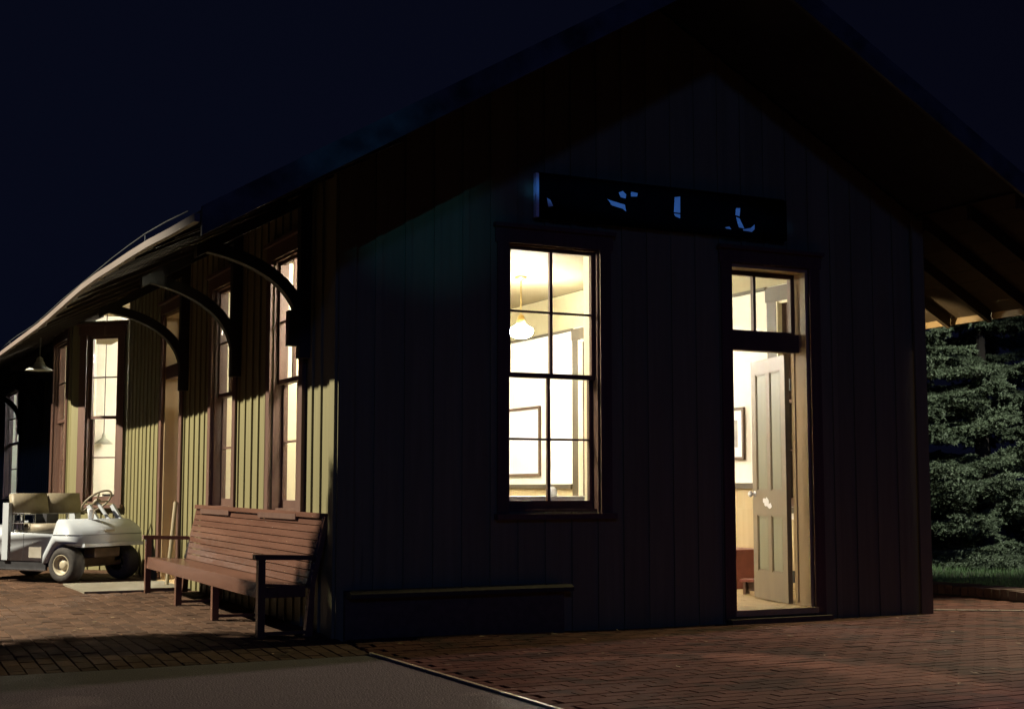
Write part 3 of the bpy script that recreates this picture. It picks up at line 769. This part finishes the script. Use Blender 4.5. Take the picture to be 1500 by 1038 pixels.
pendant((3.97, 5.07), 3.505, 2.86, 0.14, 'lit schoolhouse globe pendant on a brass rod seen through the gable window')
pendant((0.66, 0.74), 3.45, 2.80, 0.14, 'added unseen globe pendant lighting the side window jambs from the front corner', glow='globe_soft')  # added out of sight to light the side window jambs
pendant((2.55, 3.0), 3.505, 2.85, 0.13, 'added unseen globe pendant brightening the transom view and the open doorway', glow='globe_mid')  # hidden extra pendant for the transom view and the door spill
pendant((2.5, 8.4), 3.505, 2.90, 0.14, 'added unseen globe pendant lighting the bay from deeper in the depot')  # put in unseen to light the room behind the bay
pendant((1.2, 16.6), 3.505, 2.80, 0.14, 'cool lit globe pendant in the far room of the depot', glow='cool_glow')
# small cone-shaded pendant in the bay
bp_ = empty('cone_pendant', (0.20, 10.1, 2.9)); tag(bp_, 'small cone shaded pendant on a long cord in the bay window', 'lamp')
MB().tube([(0, 0, 0.6), (0, 0, -1.10)], 0.006, 6).build('cord', 'cart_black', bp_)
MB().lathe([(0.014, -1.09), (0.024, -1.12), (0.03, -1.16), (0.13, -1.24), (0.125, -1.24), (0.026, -1.165)], 20).build('shade', 'lamp_enamel', bp_, True)
# picture frames on the back wall
def picture(y0, y1, z0, z1, label, fw=0.03, motif=0):
    t = empty('picture_frame', (W-0.157, (y0+y1)/2, z0)); tag(t, label, 'picture')
    yy0, yy1 = y0-(y0+y1)/2, y1-(y0+y1)/2; h = z1-z0
    f = MB(); f.box(-0.028, -0.0005, yy0, yy0+fw, 0, h); f.box(-0.028, -0.0005, yy1-fw, yy1, 0, h); f.box(-0.028, -0.0005, yy0+fw, yy1-fw, 0, fw); f.box(-0.028, -0.0005, yy0+fw, yy1-fw, h-fw, h)
    f.build('frame', 'frame_wood', t)
    MB().box(-0.012, -0.001, yy0+fw, yy1-fw, fw, h-fw).build('mat_board', 'paper_white', t)
    if motif:
        MB().box(-0.0135, -0.0122, yy0+fw+0.09, yy1-fw-0.09, fw+0.10, h-fw-0.10).build('print', 'print_grey', t)
    return t
picture(2.36, 2.86, 1.35, 1.88, 'small dark framed print on the white wall seen through the open door', 0.028, 1)
picture(6.82, 8.2, 1.22, 2.13, 'large pale framed sheet on the wall seen through the gable window', 0.035)
# maroon bench along the back wall
mbn = empty('maroon_settle', (W-0.45, 2.9, 0.10)); tag(mbn, 'maroon painted wooden settle along the wall inside the open door', 'bench')
MB().box(-0.19, 0.26, -1.0, 1.0, 0.33, 0.375).bevel(0.012, 2).build('seat', 'maroon_paint', mbn)
MB().box(-0.16, 0.25, -0.97, 0.97, 0.0, 0.329).build('base', 'maroon_paint', mbn)
MB().box(0.205, 0.255, -1.0, 1.0, 0.3755, 0.76).bevel(0.01, 1).build('backrest', 'wainscot', mbn)
# footstool by the open door
fs = empty('footstool', (4.50, 1.28, 0.10), R(-52)); tag(fs, 'low wooden footstool against the foot of the open door', 'stool')
MB().box(-0.17, 0.17, -0.085, 0.085, 0.115, 0.14).bevel(0.004, 1).build('top', 'maroon_paint', fs)
for s in (-1, 1): MB().box(s*0.13-0.011, s*0.13+0.011, -0.07, 0.07, 0, 0.1148).build('leg', 'maroon_trim', fs)
MB().box(-0.118, 0.118, -0.01, 0.01, 0.03, 0.1148).build('stretcher', 'maroon_trim', fs)
# desk under the gable window with a white cup
dk = empty('desk', (1.9, 0.62, 0.10)); tag(dk, 'pale topped desk just inside the gable window', 'desk')
MB().box(-0.85, 0.75, -0.36, 0.33, 0.85, 0.90).bevel(0.006, 1).build('desk_top', 'paper_white', dk)
for s in (-0.78, 0.68):
    for q in (-0.3, 0.26): MB().box(s-0.03, s+0.03, q-0.03, q+0.03, 0, 0.8495).build('leg', 'int_trim', dk)
MB().box(-0.75, 0.65, -0.27, -0.25, 0.72, 0.8495).build('apron', 'int_trim', dk)
cup = MB().lathe([(0, 0.075), (0.020, 0.072), (0.036, 0.058), (0.042, 0.035), (0.042, 0.0), (0, 0.0)], 20).build('white_bowl', 'paper_white', smooth=True, loc=(0, 0, 0))
cup.location = (1.965, 0.55, 1.0005); tag(cup, 'small round white bowl upturned on the desk inside the gable window', 'bowl')
# desk and chair in the bay
d2 = empty('bay_desk', (0.32, 9.35, 0.10)); tag(d2, 'operator desk standing in the bay window', 'desk')
MB().box(-0.32, 0.32, -0.6, 0.6, 0.72, 0.76).bevel(0.005, 1).build('desk_top', 'int_trim', d2)
for s in (-0.28, 0.28):
    for q in (-0.55, 0.55): MB().box(s-0.03, s+0.03, q-0.03, q+0.03, 0, 0.7195).build('leg', 'int_trim', d2)
o = MB().lathe([(0, 0), (0.035, 0), (0.035, 0.11), (0.016, 0.15), (0.014, 0.19), (0, 0.19)], 12).build('glass_bottle', 'cart_black', smooth=True)
o.location = (0.34, 9.12, 0.8605); tag(o, 'small dark bottle on the desk in the bay window', 'bottle')
o = MB().box(-0.11, 0.11, -0.08, 0.08, 0, 0.06).box(-0.09, 0.09, -0.06, 0.03, 0.06, 0.13).bevel(0.012, 2).build('desk_instrument', 'cart_black')
o.location = (0.16, 9.35, 0.8605); tag(o, 'squat black telegraph instrument on the desk in the bay window', 'instrument')

# ------------------------------------------------------------------ long slatted bench
bench = empty('platform_bench', (-0.08, 2.0, 0.0)); tag(bench, 'long red brown slatted wooden bench with armrests against the olive wall', 'bench')
BY_0, BY_1 = 0.13-2.0, 3.86-2.0
def bz(y): return gz(-0.4, y+2.0)
SZ0, SZ1 = 0.412, 0.436
def sz(y): return SZ0+(SZ1-SZ0)*(y-BY_0)/(BY_1-BY_0)
def slat(name, prof4, y0, y1, mt='bench_wood', bv=0.004, sg_=1):
    mb = MB(); b2 = mb.bm; rows = []
    for y in (y0, y1): rows.append([b2.verts.new((x, y, z+sz(y)-SZ0)) for x, z in prof4])
    for q in range(4): b2.faces.new([rows[0][q], rows[0][(q+1) % 4], rows[1][(q+1) % 4], rows[1][q]])
    b2.faces.new(rows[0]); b2.faces.new(rows[1]); mb.bevel(bv, sg_)
    return mb.build(name, mt, bench)
# seat slats (x from front -0.42 to back -0.07, local to bench origin)
for k in range(6):
    x0 = -0.375+k*0.058
    zz = 0.392-0.004*k
    slat('seat_slat', [(x0, zz), (x0+0.052, zz-0.003), (x0+0.052, zz+0.017), (x0, zz+0.02)], BY_0+0.03, BY_1-0.03)
slat('seat_front', [(-0.432, 0.315), (-0.400, 0.315), (-0.377, 0.411), (-0.418, 0.415)], BY_0+0.005, BY_1-0.005, bv=0.011, sg_=4)
# back slats: leaning back from the seat to the wall
nb = 9
b0 = Vector((-0.085, 0.395)); b1 = Vector((0.030, 0.852))
for k in range(nb):
    t0, t1 = (k+0.04)/nb, (k+0.93)/nb
    p, q = b0.lerp(b1, t0), b0.lerp(b1, t1); nn = Vector((-(b1-b0).y, (b1-b0).x)).normalized()*0.02
    slat('back_slat', [(p.x, p.y), (q.x, q.y), (q.x-nn.x*1, q.y-nn.y), (p.x-nn.x, p.y-nn.y)][::-1], BY_0+0.045, BY_1-0.045)
legs = [0.17-2.0, 1.39-2.0, 2.60-2.0, 3.82-2.0]
for i, y in enumerate(legs):
    end = i in (0, 3)
    mb = MB(); mb.box(-0.435, -0.385, y-0.028, y+0.028, bz(y)+0.001, (0.575 if end else 0.314)+sz(y)-SZ0); mb.bevel(0.005, 1); mb.build('leg', 'bench_wood', bench)
    mb = MB(); zb_ = bz(y)+0.001; e = sz(y)-SZ0
    mb.prism([(-0.10, zb_), (-0.045, zb_), (-0.030, 0.40+e), (0.074, 0.865+e), (0.036, 0.865+e), (-0.062, 0.40+e)] if end else [(-0.10, zb_), (-0.045, zb_), (-0.038, 0.38+e), (0.062, 0.80+e), (0.046, 0.80+e), (-0.055, 0.38+e)], -0.028, 0.028, lambda u, d, z, y=y: Vector((u, y+d, z)))
    mb.build('back_leg', 'bench_wood', bench)
    mb = MB(); mb.box(-0.384, -0.098, y-0.02, y+0.02, 0.315+sz(y)-SZ0, 0.385+sz(y)-SZ0); mb.build('seat_bearer', 'bench_wood', bench)
    mb = MB(); mb.box(-0.384, -0.098, y-0.012, y+0.012, bz(y)+0.02, bz(y)+0.042); mb.build('stretcher', 'bench_wood', bench)
    if end:
        mb = MB(); e = sz(y)-SZ0
        mb.prism([(-0.460, 0.5755+e), (-0.045, 0.5655+e), (-0.045, 0.598+e), (-0.460, 0.612+e)], -0.036, 0.036, lambda u, d, z, y=y: Vector((u, y+d, z)))
        mb.bevel(0.008, 2); mb.build('armrest', 'bench_wood', bench)
slat('top_rail', [(0.004, 0.853), (0.076, 0.853), (0.080, 0.884), (0.010, 0.888)], BY_0+0.05, BY_1-0.05)

# ------------------------------------------------------------------ stone slab, leaning pole
slab = MB().box(-1.02, -0.05, 3.98, 5.22, 0.02, 0.128).bevel(0.01, 2).build('stone_slab', 'concrete'); tag(slab, 'pale stone doorstep slab beside the far end of the bench', 'doorstep')
pole = MB().tube([(-0.14, 4.60, 0.11), (-0.10, 4.62, 0.52), (-0.060, 4.64, 0.93)], [0.019, 0.02, 0.021], 10).build('wooden_pole', 'pole_wood'); tag(pole, 'short pale wooden pole leaning beside the platform doorway', 'pole')

# ------------------------------------------------------------------ hanging enamel shade under the eave
sh = empty('eave_lamp', (-0.95, 7.9, 2.44)); tag(sh, 'dark bell shaped enamel lamp shade hanging unlit under the eave', 'lamp')
MB().lathe([(0.155, 0.0), (0.157, 0.006), (0.150, 0.012), (0.085, 0.045), (0.062, 0.075), (0.055, 0.10), (0.052, 0.10), (0.058, 0.07), (0.080, 0.04), (0.148, 0.004)], 28).build('shade', 'lamp_enamel', sh, True)
MB().lathe([(0.0, 0.165), (0.018, 0.16), (0.036, 0.145), (0.040, 0.12), (0.050, 0.1005), (0, 0.1005)], 20).build('socket_cap', 'lamp_enamel', sh, True)
MB().tube([(0, 0, 0.16), (0, 0, zu(-0.95, 7.9)-2.44)], 0.008, 8).build('stem', 'lamp_metal', sh)

# ------------------------------------------------------------------ golf cart
ax = Vector((-0.62, 5.78)); fd = Vector((0.62, -0.785)).normalized()
CS = 0.93
cart = empty('golf_cart', (ax.x, ax.y, 0.11), math.atan2(fd.y, fd.x)); cart.scale = (CS, CS, CS)
tag(cart, 'white golf cart with beige seats parked beside the bay window', 'golf cart')
PC = lambda u, d, z: Vector((u, d, z))
def rounded(mb, w, s=2): mb.bevel(w, s); return mb
mb = MB()
prof_ = [(0.235, 0.405), (0.10, 0.405), (0.045, 0.43), (-0.045, 0.43), (-0.115, 0.38), (-0.215, 0.215), (-0.255, 0.215), (-0.245, 0.30), (-0.125, 0.50), (-0.105, 0.660), (-0.085, 0.688), (0.05, 0.678), (0.165, 0.620), (0.225, 0.575), (0.243, 0.53), (0.250, 0.43)]
mb.prism(prof_, -0.545, 0.545, PC)
for v in mb.bm.verts:
    if v.co.x > 0.02: v.co.y *= 1-0.13*((v.co.x-0.02)/0.23)**1.5
    if v.co.z > 0.54: v.co.y *= 1-0.09*(v.co.z-0.54)/0.14
rounded(mb, 0.018, 3)
cowl = mb.build('front_cowl', 'cart_white', cart, True)
MB().box(0.205, 0.240, -0.13, 0.03, 0.545, 0.572, Matrix.Translation((0.002, 0, 0)) @ Matrix.Rotation(R(0), 4, 'Y')).build('name_plate', 'grey_panel', cowl)
mb = MB(); mb.prism([(-0.118, 0.518), (0.2465, 0.518), (0.2465, 0.523), (-0.118, 0.523)], -0.546, 0.546, PC)
for v in mb.bm.verts:
    if v.co.x > 0.02: v.co.y *= 0.872
mb.build('seam', 'cart_black', cowl)
mb = MB(); mb.box(0.14, 0.275, -0.475, 0.475, 0.390, 0.428); rounded(mb, 0.014, 2); mb.build('bumper', 'cart_white', cart)
mb = MB(); mb.box(0.02, 0.17, -0.20, 0.20, 0.27, 0.37); mb.tube([(0, -0.40, 0.19), (0, 0.40, 0.19)], 0.03, 10); mb.box(-0.10, 0.05, -0.26, 0.26, 0.20, 0.26); mb.build('front_axle', 'axle_rust', cart)
mb = MB(); mb.box(-0.24, -0.12, -0.50, 0.50, 0.20, 0.50); mb.build('firewall', 'cart_black', cart)
# side body: one skirt from the cowl to the tail, seat set into it
mb = MB(); mb.prism([(-0.255, 0.235), (-0.150, 0.49), (-0.165, 0.525), (-0.72, 0.545), (-0.85, 0.55), (-1.62, 0.60), (-1.70, 0.52), (-1.68, 0.34), (-1.60, 0.36), (-1.55, 0.43), (-1.35, 0.46), (-1.15, 0.43), (-1.06, 0.30), (-1.03, 0.235)], -0.540, 0.540, PC); rounded(mb, 0.018, 2)
rear = mb.build('rear_body', 'cart_white', cart, True)
MB().box(-0.45, -0.27, -0.547, -0.5395, 0.27, 0.385).build('side_panel', 'grey_panel', rear)
mb = MB(); mb.prism([(-0.538, 0.24), (-0.532, 0.24), (-0.532, 0.53), (-0.538, 0.53)], -0.5415, 0.5415, PC); mb.build('seam', 'cart_black', rear)
MB().box(-1.05, -0.22, -0.53, -0.50, 0.135, 0.233).build('sill_rail', 'cart_black', cart)
MB().box(-1.05, -0.215, -0.545, -0.5305, 0.128, 0.142).build('sill_trim', 'chrome', cart)
MB().box(-1.0, -0.2, -0.49, 0.49, 0.17, 0.2).build('floor_pan', 'cart_black', cart)
MB().box(-0.83, -0.745, -0.565, -0.47, 0.24, 0.865).bevel(0.02, 2).build('hip_post', 'cart_white', cart)
MB().box(-0.83, -0.745, 0.47, 0.565, 0.24, 0.865).bevel(0.02, 2).build('hip_post', 'cart_white', cart)
mb = MB(); mb.box(-0.70, -0.155, -0.50, 0.50, 0.535, 0.635); rounded(mb, 0.036, 4); mb.build('seat_cushion', 'cart_vinyl', cart, True)
for y0 in (-0.515, 0.010):
    mb = MB(); mb.box(-0.04, 0.04, y0, y0+0.50, 0.735, 0.965); rounded(mb, 0.03, 4)
    bmesh.ops.transform(mb.bm, matrix=Matrix.Translation((-0.74, 0, 0.85)) @ Matrix.Rotation(R(-10), 4, 'Y') @ Matrix.Translation((0, 0, -0.85)), verts=mb.bm.verts)
    mb.build('backrest', 'cart_vinyl', cart, True)
mb = MB()
for y0 in (-0.36, -0.16, 0.16, 0.36): mb.tube([(-0.76, y0, 0.53), (-0.76, y0, 0.85)], 0.014, 8)
mb.build('backrest_bracket', 'chrome', cart)
mb = MB()
for z in (0.64, 0.75): mb.tube([(-0.70, -0.55, z), (-0.53, -0.55, z), (-0.53, -0.46, z), (-0.70, -0.46, z), (-0.70, -0.55, z)], 0.006, 6)
for x in (-0.70, -0.645, -0.59, -0.53): mb.tube([(x, -0.55, 0.55), (x, -0.55, 0.75)], 0.005, 6)
mb.build('tool_basket', 'chrome', cart)
mb = MB(); mb.box(-0.685, -0.545, -0.54, -0.47, 0.57, 0.67); mb.build('basket_tin', 'chrome', cart)
mb = MB(); mb.box(-0.66, -0.50, -0.24, -0.06, 0.62, 0.74); rounded(mb, 0.02, 2); mb.build('storage_bag', 'cart_black', cart)
# steering
mb = MB(); mb.tube([(-0.02, 0.24, 0.66), (-0.20, 0.24, 0.86)], 0.020, 10); mb.build('steering_column', 'cart_white', cart)
for y0 in (0.02, 0.40):
    mb = MB(); mb.prism([(0.02, 0.66), (-0.07, 0.67), (-0.165, 0.82), (-0.125, 0.845)], y0, y0+0.035, PC); mb.build('column_strut', 'cart_white', cart)
Ms = Matrix.Translation((-0.215, 0.24, 0.875)) @ Matrix.Rotation(R(-42), 4, 'Y')
mb = MB(); mb.torus(0.185, 0.012, Ms, 30, 8)
for a in (R(90), R(210), R(330)): mb.tube([Ms @ Vector((0.02*math.cos(a), 0.02*math.sin(a), 0)), Ms @ Vector((0.18*math.cos(a), 0.18*math.sin(a), 0))], 0.009, 8)
mb.lathe([(0, 0.02), (0.045, 0.012), (0.045, -0.02), (0, -0.02)], 16, Ms)
mb.build('steering_wheel', 'cart_vinyl', cart, True)
# wheels
for wx, s in ((0, -1), (0, 1), (-1.36, -1), (-1.36, 1)):
    M = Matrix.Translation((wx, s*0.44, 0.198)) @ Matrix.Rotation(R(-90)*s, 4, 'X')
    mb = MB(); mb.lathe([(0.100, -0.085), (0.150, -0.095), (0.185, -0.080), (0.197, -0.04), (0.198, 0.0), (0.197, 0.04), (0.185, 0.080), (0.150, 0.095), (0.106, 0.088), (0.100, 0.06)], 30, M)
    whl = mb.build('wheel', 'tyre_rubber', cart, True)
    mb = MB(); mb.lathe([(0.112, 0.092), (0.104, 0.094), (0.092, 0.070), (0.080, 0.040), (0.055, 0.040), (0.048, 0.062), (0.030, 0.070), (0.0, 0.070)], 28, M)
    rim = mb.build('rim', 'rim_cream', whl, True)
    mb = MB()
    for k in range(5):
        a = 2*math.pi*k/5; mb.lathe([(0, 0.05), (0.008, 0.05), (0.008, 0.03)], 6, M @ Matrix.Translation((0.066*math.cos(a), 0.066*math.sin(a), 0)))
    mb.build('lug_nut', 'chrome', rim)
# paper cup on the cowl
def cart_pt(x, y, z):
    p = fd*x+Vector((-fd.y, fd.x))*y; return Vector((ax.x+p.x*CS, ax.y+p.y*CS, 0.11+z*CS))
cp = MB().lathe([(0, 0.0), (0.026, 0.0), (0.040, 0.10), (0.042, 0.105), (0.037, 0.10), (0.024, 0.008), (0, 0.008)], 18).build('paper_cup', 'paper_white', smooth=True)
cp.location = cart_pt(0.03, -0.12, 0.682); tag(cp, 'white paper cup standing on the golf cart cowl below the steering wheel', 'cup')

# ------------------------------------------------------------------ lawn edge, grass and spruces
kerb = MB().box(7.06, 7.44, -1.2, 9.0, -0.05, 0.03).build('lawn_kerb', 'joint_sand'); tag(kerb, 'brick edging kerb along the lawn', 'kerb', kind='structure')
y = -1.2; rr = random.Random(9)
while y < 8.9:
    MB().box(7.05, 7.45, y+0.006, y+0.099, 0.0, 0.085+rr.uniform(-.008, .01)).bevel(0.006, 1).build('brick', 'kerb_brick', kerb); y += 0.105 if y < 4 else 0.105
lawn = sheet('lawn', 7.46, 40, -0.38, 60, 3, 0.03, 'earth'); tag(lawn, 'dark lawn beside the depot below the spruces', 'lawn')
bm = bmesh.new(); rr = random.Random(5)
for k in range(16000):
    x = 7.46+rr.random()**1.3*3.4; y = rr.uniform(-0.3, 6.5); h = rr.uniform(.03, .085); a = rr.uniform(0, 6.28); w = 0.006
    lx, ly = rr.uniform(-.03, .03), rr.uniform(-.03, .03)
    v = [bm.verts.new((x-w*math.cos(a), y-w*math.sin(a), .028)), bm.verts.new((x+w*math.cos(a), y+w*math.sin(a), .028)), bm.verts.new((x+lx, y+ly, .028+h))]
    bm.faces.new(v)
me = bpy.data.meshes.new('grass_blades'); bm.to_mesh(me); bm.free(); me.materials.append(MATS['grass'])
gr = link(bpy.data.objects.new('grass_blades', me)); tag(gr, 'short green grass beside the depot', 'grass', kind='stuff')

def spruce_mesh(seed, H, RB):
    rr = random.Random(seed); bm = bmesh.new()
    tw = bmesh.new()
    def needle(p, d, L, wd):
        s = d.cross(Vector((rr.uniform(-1, 1), rr.uniform(-1, 1), rr.uniform(-1, 1))))
        if s.length < 1e-4: return
        s = s.normalized()*wd
        bm.faces.new([bm.verts.new(p-s), bm.verts.new(p+s), bm.verts.new(p+d*L)])
    def twig(p, d, L):
        nst = max(4, int(L/0.011))
        for k in range(nst):
            t = k/nst; q = p+d*(L*t)
            for _ in range(3):
                rv = Vector((rr.gauss(0, 1), rr.gauss(0, 1), rr.gauss(0, 1)+0.35))
                nd = (d*0.75+rv.normalized()*0.8).normalized()
                needle(q, nd, rr.uniform(.028, .046), .0075)
    z = 0.30
    while z < H-0.15:
        rad = RB*(1-z/H)**0.8
        nb_ = 7 if z < H*0.6 else 5
        a0 = rr.uniform(0, 6.28)
        for k in range(nb_):
            a = a0+2*math.pi*k/nb_+rr.uniform(-.3, .3)
            Lb = rad*rr.uniform(.62, 1.15)
            zz = z+rr.uniform(-.14, .14)
            out = Vector((math.cos(a), math.sin(a), 0)); sd = Vector((-out.y, out.x, 0))
            droop = rr.uniform(.12, .42)
            pts = [Vector((0, 0, zz))+out*(Lb*q/12)+Vector((0, 0, -droop*Lb*q/12+0.24*Lb*(q/12)**2)) for q in range(13)]
            for q in range(2, 13):
                t = q/12; p = pts[q]; d = (pts[q]-pts[q-1]).normalized()
                env = math.sin(min(1, (t-0.05)/0.5)*math.pi/2)*(1.12-0.62*t)
                for s in (-1, 1):
                    for rep in range(2):
                        tl = (0.36*min(1.2, Lb)*env+0.06)*rr.uniform(.65, 1.1)
                        td = (d*rr.uniform(.5, .9)+sd*s*rr.uniform(.5, 1.0)+Vector((0, 0, rr.uniform(-.55, .05)))).normalized()
                        p2 = p-d*(Lb/24*rep)
                        twig(p2, td, tl)
                        if tl > 0.15:
                            for s2 in (-1, 1):
                                td2 = (td*0.8+td.cross(Vector((0, 0, 1)))*s2*0.75+Vector((0, 0, rr.uniform(-.45, .0)))).normalized()
                                twig(p2+td*tl*rr.uniform(.35, .65), td2, tl*0.45)
                if rr.random() < .6: twig(p, (d*0.4+Vector((rr.uniform(-.3, .3), rr.uniform(-.3, .3), -1))).normalized(), rr.uniform(.10, .22))
            twig(pts[12]-(pts[12]-pts[11])*0.5, (pts[12]-pts[11]).normalized(), 0.16)
        z += rr.uniform(.34, .44)*(1.0 if z < H*.6 else .75)
    me = bpy.data.meshes.new('crown'); bm.to_mesh(me); bm.free(); me.materials.append(MATS['spruce_needles'])
    return me
SPM = [spruce_mesh(1, 5.2, 1.75)]
def spruce(x, y, s, rot, label):
    t = empty('spruce_tree', (x, y, 0.0), rot); t.scale = (s, s, s); tag(t, label, 'tree', 'spruces on the lawn beyond the gable corner')
    c = bpy.data.objects.new('crown', SPM[0]); link(c, t)
    MB().tube([(0, 0, -0.02), (0.02, 0, 1.6), (0, 0.02, 3.4), (0, 0, 5.1)], [0.11, 0.085, 0.05, 0.012], 10).build('trunk', 'bark', t)
spruce(9.75, 5.15, 1.0, 0.3, 'blue green spruce standing closest to the depot corner, boughs lit by the lawn lamp')
spruce(11.3, 5.3, 1.08, 2.9, 'dim spruce second from the depot corner, filling the edge of the lawn')
spruce(10.9, 7.7, 1.02, 4.0, 'dark spruce standing behind and between the two lit ones')

spruce(12.6, 6.6, 1.05, 5.0, 'shadowed spruce furthest from the depot corner at the back of the lawn')
spruce(9.2, 8.6, 1.0, 1.2, 'dark spruce close behind the depot back wall under the eave line')

# ------------------------------------------------------------------ lamp posts that light the place and an unseen tree added to shade the road
def post(name, loc, label, h=None):
    x, y, z = loc
    t = empty(name, (x, y, 0)); tag(t, label, 'lamp post')
    MB().tube([(0, 0, -0.1), (0, 0, z*0.6), (0, 0, z+0.30)], [0.075, 0.06, 0.045], 12).build('pole', 'lamp_metal', t, True)
    return t
def head(t, off):
    MB().tube([(off[0], off[1], off[2]+0.30), (0, 0, off[2]+0.30)], 0.03, 8).build('arm', 'lamp_metal', t)
    MB().lathe([(0.02, 0.32), (0.09, 0.30), (0.20, 0.18), (0.205, 0.165), (0.19, 0.165), (0.08, 0.285), (0.0, 0.29)], 20, Matrix.Translation(off)).build('shade', 'lamp_metal', t, True)
for nm, L, o, lb in (('lamp_post', LAMP_A, (-0.6, 0, 0), 'tall lamp post across the platform from the bench'), ('lamp_post', LAMP_C, (0.6, 0, 0), 'lamp post far along the walk past the lawn'), ('lamp_post', LAMP_B, (0.5, 0, 0), 'low lamp post beside the walk at the lawn corner'), ('lamp_post', LAMP_E, (0.5, -0.3, 0), 'lamp post standing on the walk opposite the spruces'), ('lamp_post', LAMP_D, (-0.5, -0.4, 0), 'lamp post across the road from the gable')):
    t = post(nm, (L[0]+o[0], L[1]+o[1], L[2]), lb); head(t, (-o[0], -o[1], L[2]))
wlp = empty('added_wall_lamp', (W+0.001, 1.55, 1.98)); tag(wlp, 'small unseen wall lamp added on the back wall of the depot under the eave', 'lamp')  # unseen fixture added to go with the fascia spot
MB().tube([(0, 0, 0.25), (0.25, 0, 0.34), (0.45, 0, 0.20)], 0.012, 8).build('arm', 'lamp_metal', wlp)
MB().lathe([(0.0, 0.20), (0.05, 0.19), (0.12, 0.08), (0.11, 0.08), (0, 0.185)], 16, Matrix.Translation((0.45, 0, 0))).build('shade', 'lamp_metal', wlp, True)

tree = empty('shading_tree', (-4.6, 1.0, 0.05)); tag(tree, 'round headed broadleaf tree added out of view to shade the edge of the road', 'tree')
MB().tube([(0, 0, -0.05), (0.02, 0.02, 1.2), (0, 0.05, 2.4), (0.05, 0.1, 3.4)], [0.09, 0.075, 0.055, 0.02], 10).build('trunk', 'bark', tree)
for k in range(7):
    a = k*0.9; MB().tube([(0, 0.04, 1.7+0.2*k), (0.5*math.cos(a), 0.04+0.6*math.sin(a), 2.2+0.2*k), (0.8*math.cos(a), 1.0*math.sin(a), 2.7+0.2*k)], [0.035, 0.02, 0.006], 6).build('limb', 'bark', tree)
bm = bmesh.new(); rr = random.Random(21)
for (cx, cy, cz, rx, ry, rz, nn) in ((0.3, 1.15, 3.45, 1.0, 1.0, 0.8, 5200), (0.1, -0.6, 3.4, 1.25, 1.5, 0.9, 6500), (-0.1, -2.1, 3.3, 1.1, 1.1, 0.8, 3500)):  # clumps shaped to block the platform lamp over the foreground
    for _ in range(nn):
        while True:
            p = Vector((rr.uniform(-1, 1), rr.uniform(-1, 1), rr.uniform(-1, 1)))
            if p.length < 1: break
        c = Vector((cx+p.x*rx, cy+p.y*ry, cz+p.z*rz))
        d = Vector((rr.gauss(0, 1), rr.gauss(0, 1), rr.gauss(0, .5))).normalized()*rr.uniform(.05, .09); s = d.cross(Vector((rr.gauss(0, 1), rr.gauss(0, 1), rr.gauss(0, 1)))).normalized()*0.035
        bm.faces.new([bm.verts.new(c-d), bm.verts.new(c+s), bm.verts.new(c+d), bm.verts.new(c-s)])
me = bpy.data.meshes.new('crown'); bm.to_mesh(me); bm.free(); me.materials.append(MATS['leaves']); link(bpy.data.objects.new('crown', me), tree)

# scattered scraps of dry leaf on the paving
mat('dry_leaf', (0.20, 0.14, 0.075), (0.11, 0.07, 0.035), 0.8, 20, bump=0, rnd=0.4)
bm = bmesh.new(); rr = random.Random(33)
for k in range(150):
    if k % 3 == 0: x, y = rr.uniform(-2.6, -0.1), rr.uniform(-0.6, 3.5)
    else: x, y = rr.uniform(0.1, 6.6), -rr.random()**1.6*4.2-0.08
    a = rr.uniform(0, 6.28); L = rr.uniform(.012, .034); w = L*rr.uniform(.3, .6); z = gz(x, y)+0.004
    c, s_ = math.cos(a), math.sin(a)
    vv = [bm.verts.new((x+c*u-s_*v, y+s_*u+c*v, z+h)) for u, v, h in ((-L, 0, 0.002), (0, -w, rr.uniform(0, .006)), (L, 0, rr.uniform(.001, .009)), (0, w, rr.uniform(0, .006)))]
    bm.faces.new(vv)
me = bpy.data.meshes.new('leaf_litter'); bm.to_mesh(me); bm.free(); me.materials.append(MATS['dry_leaf'])
ll = link(bpy.data.objects.new('leaf_litter', me)); tag(ll, 'scraps of dry leaf scattered over the brick paving', 'leaves', kind='stuff')
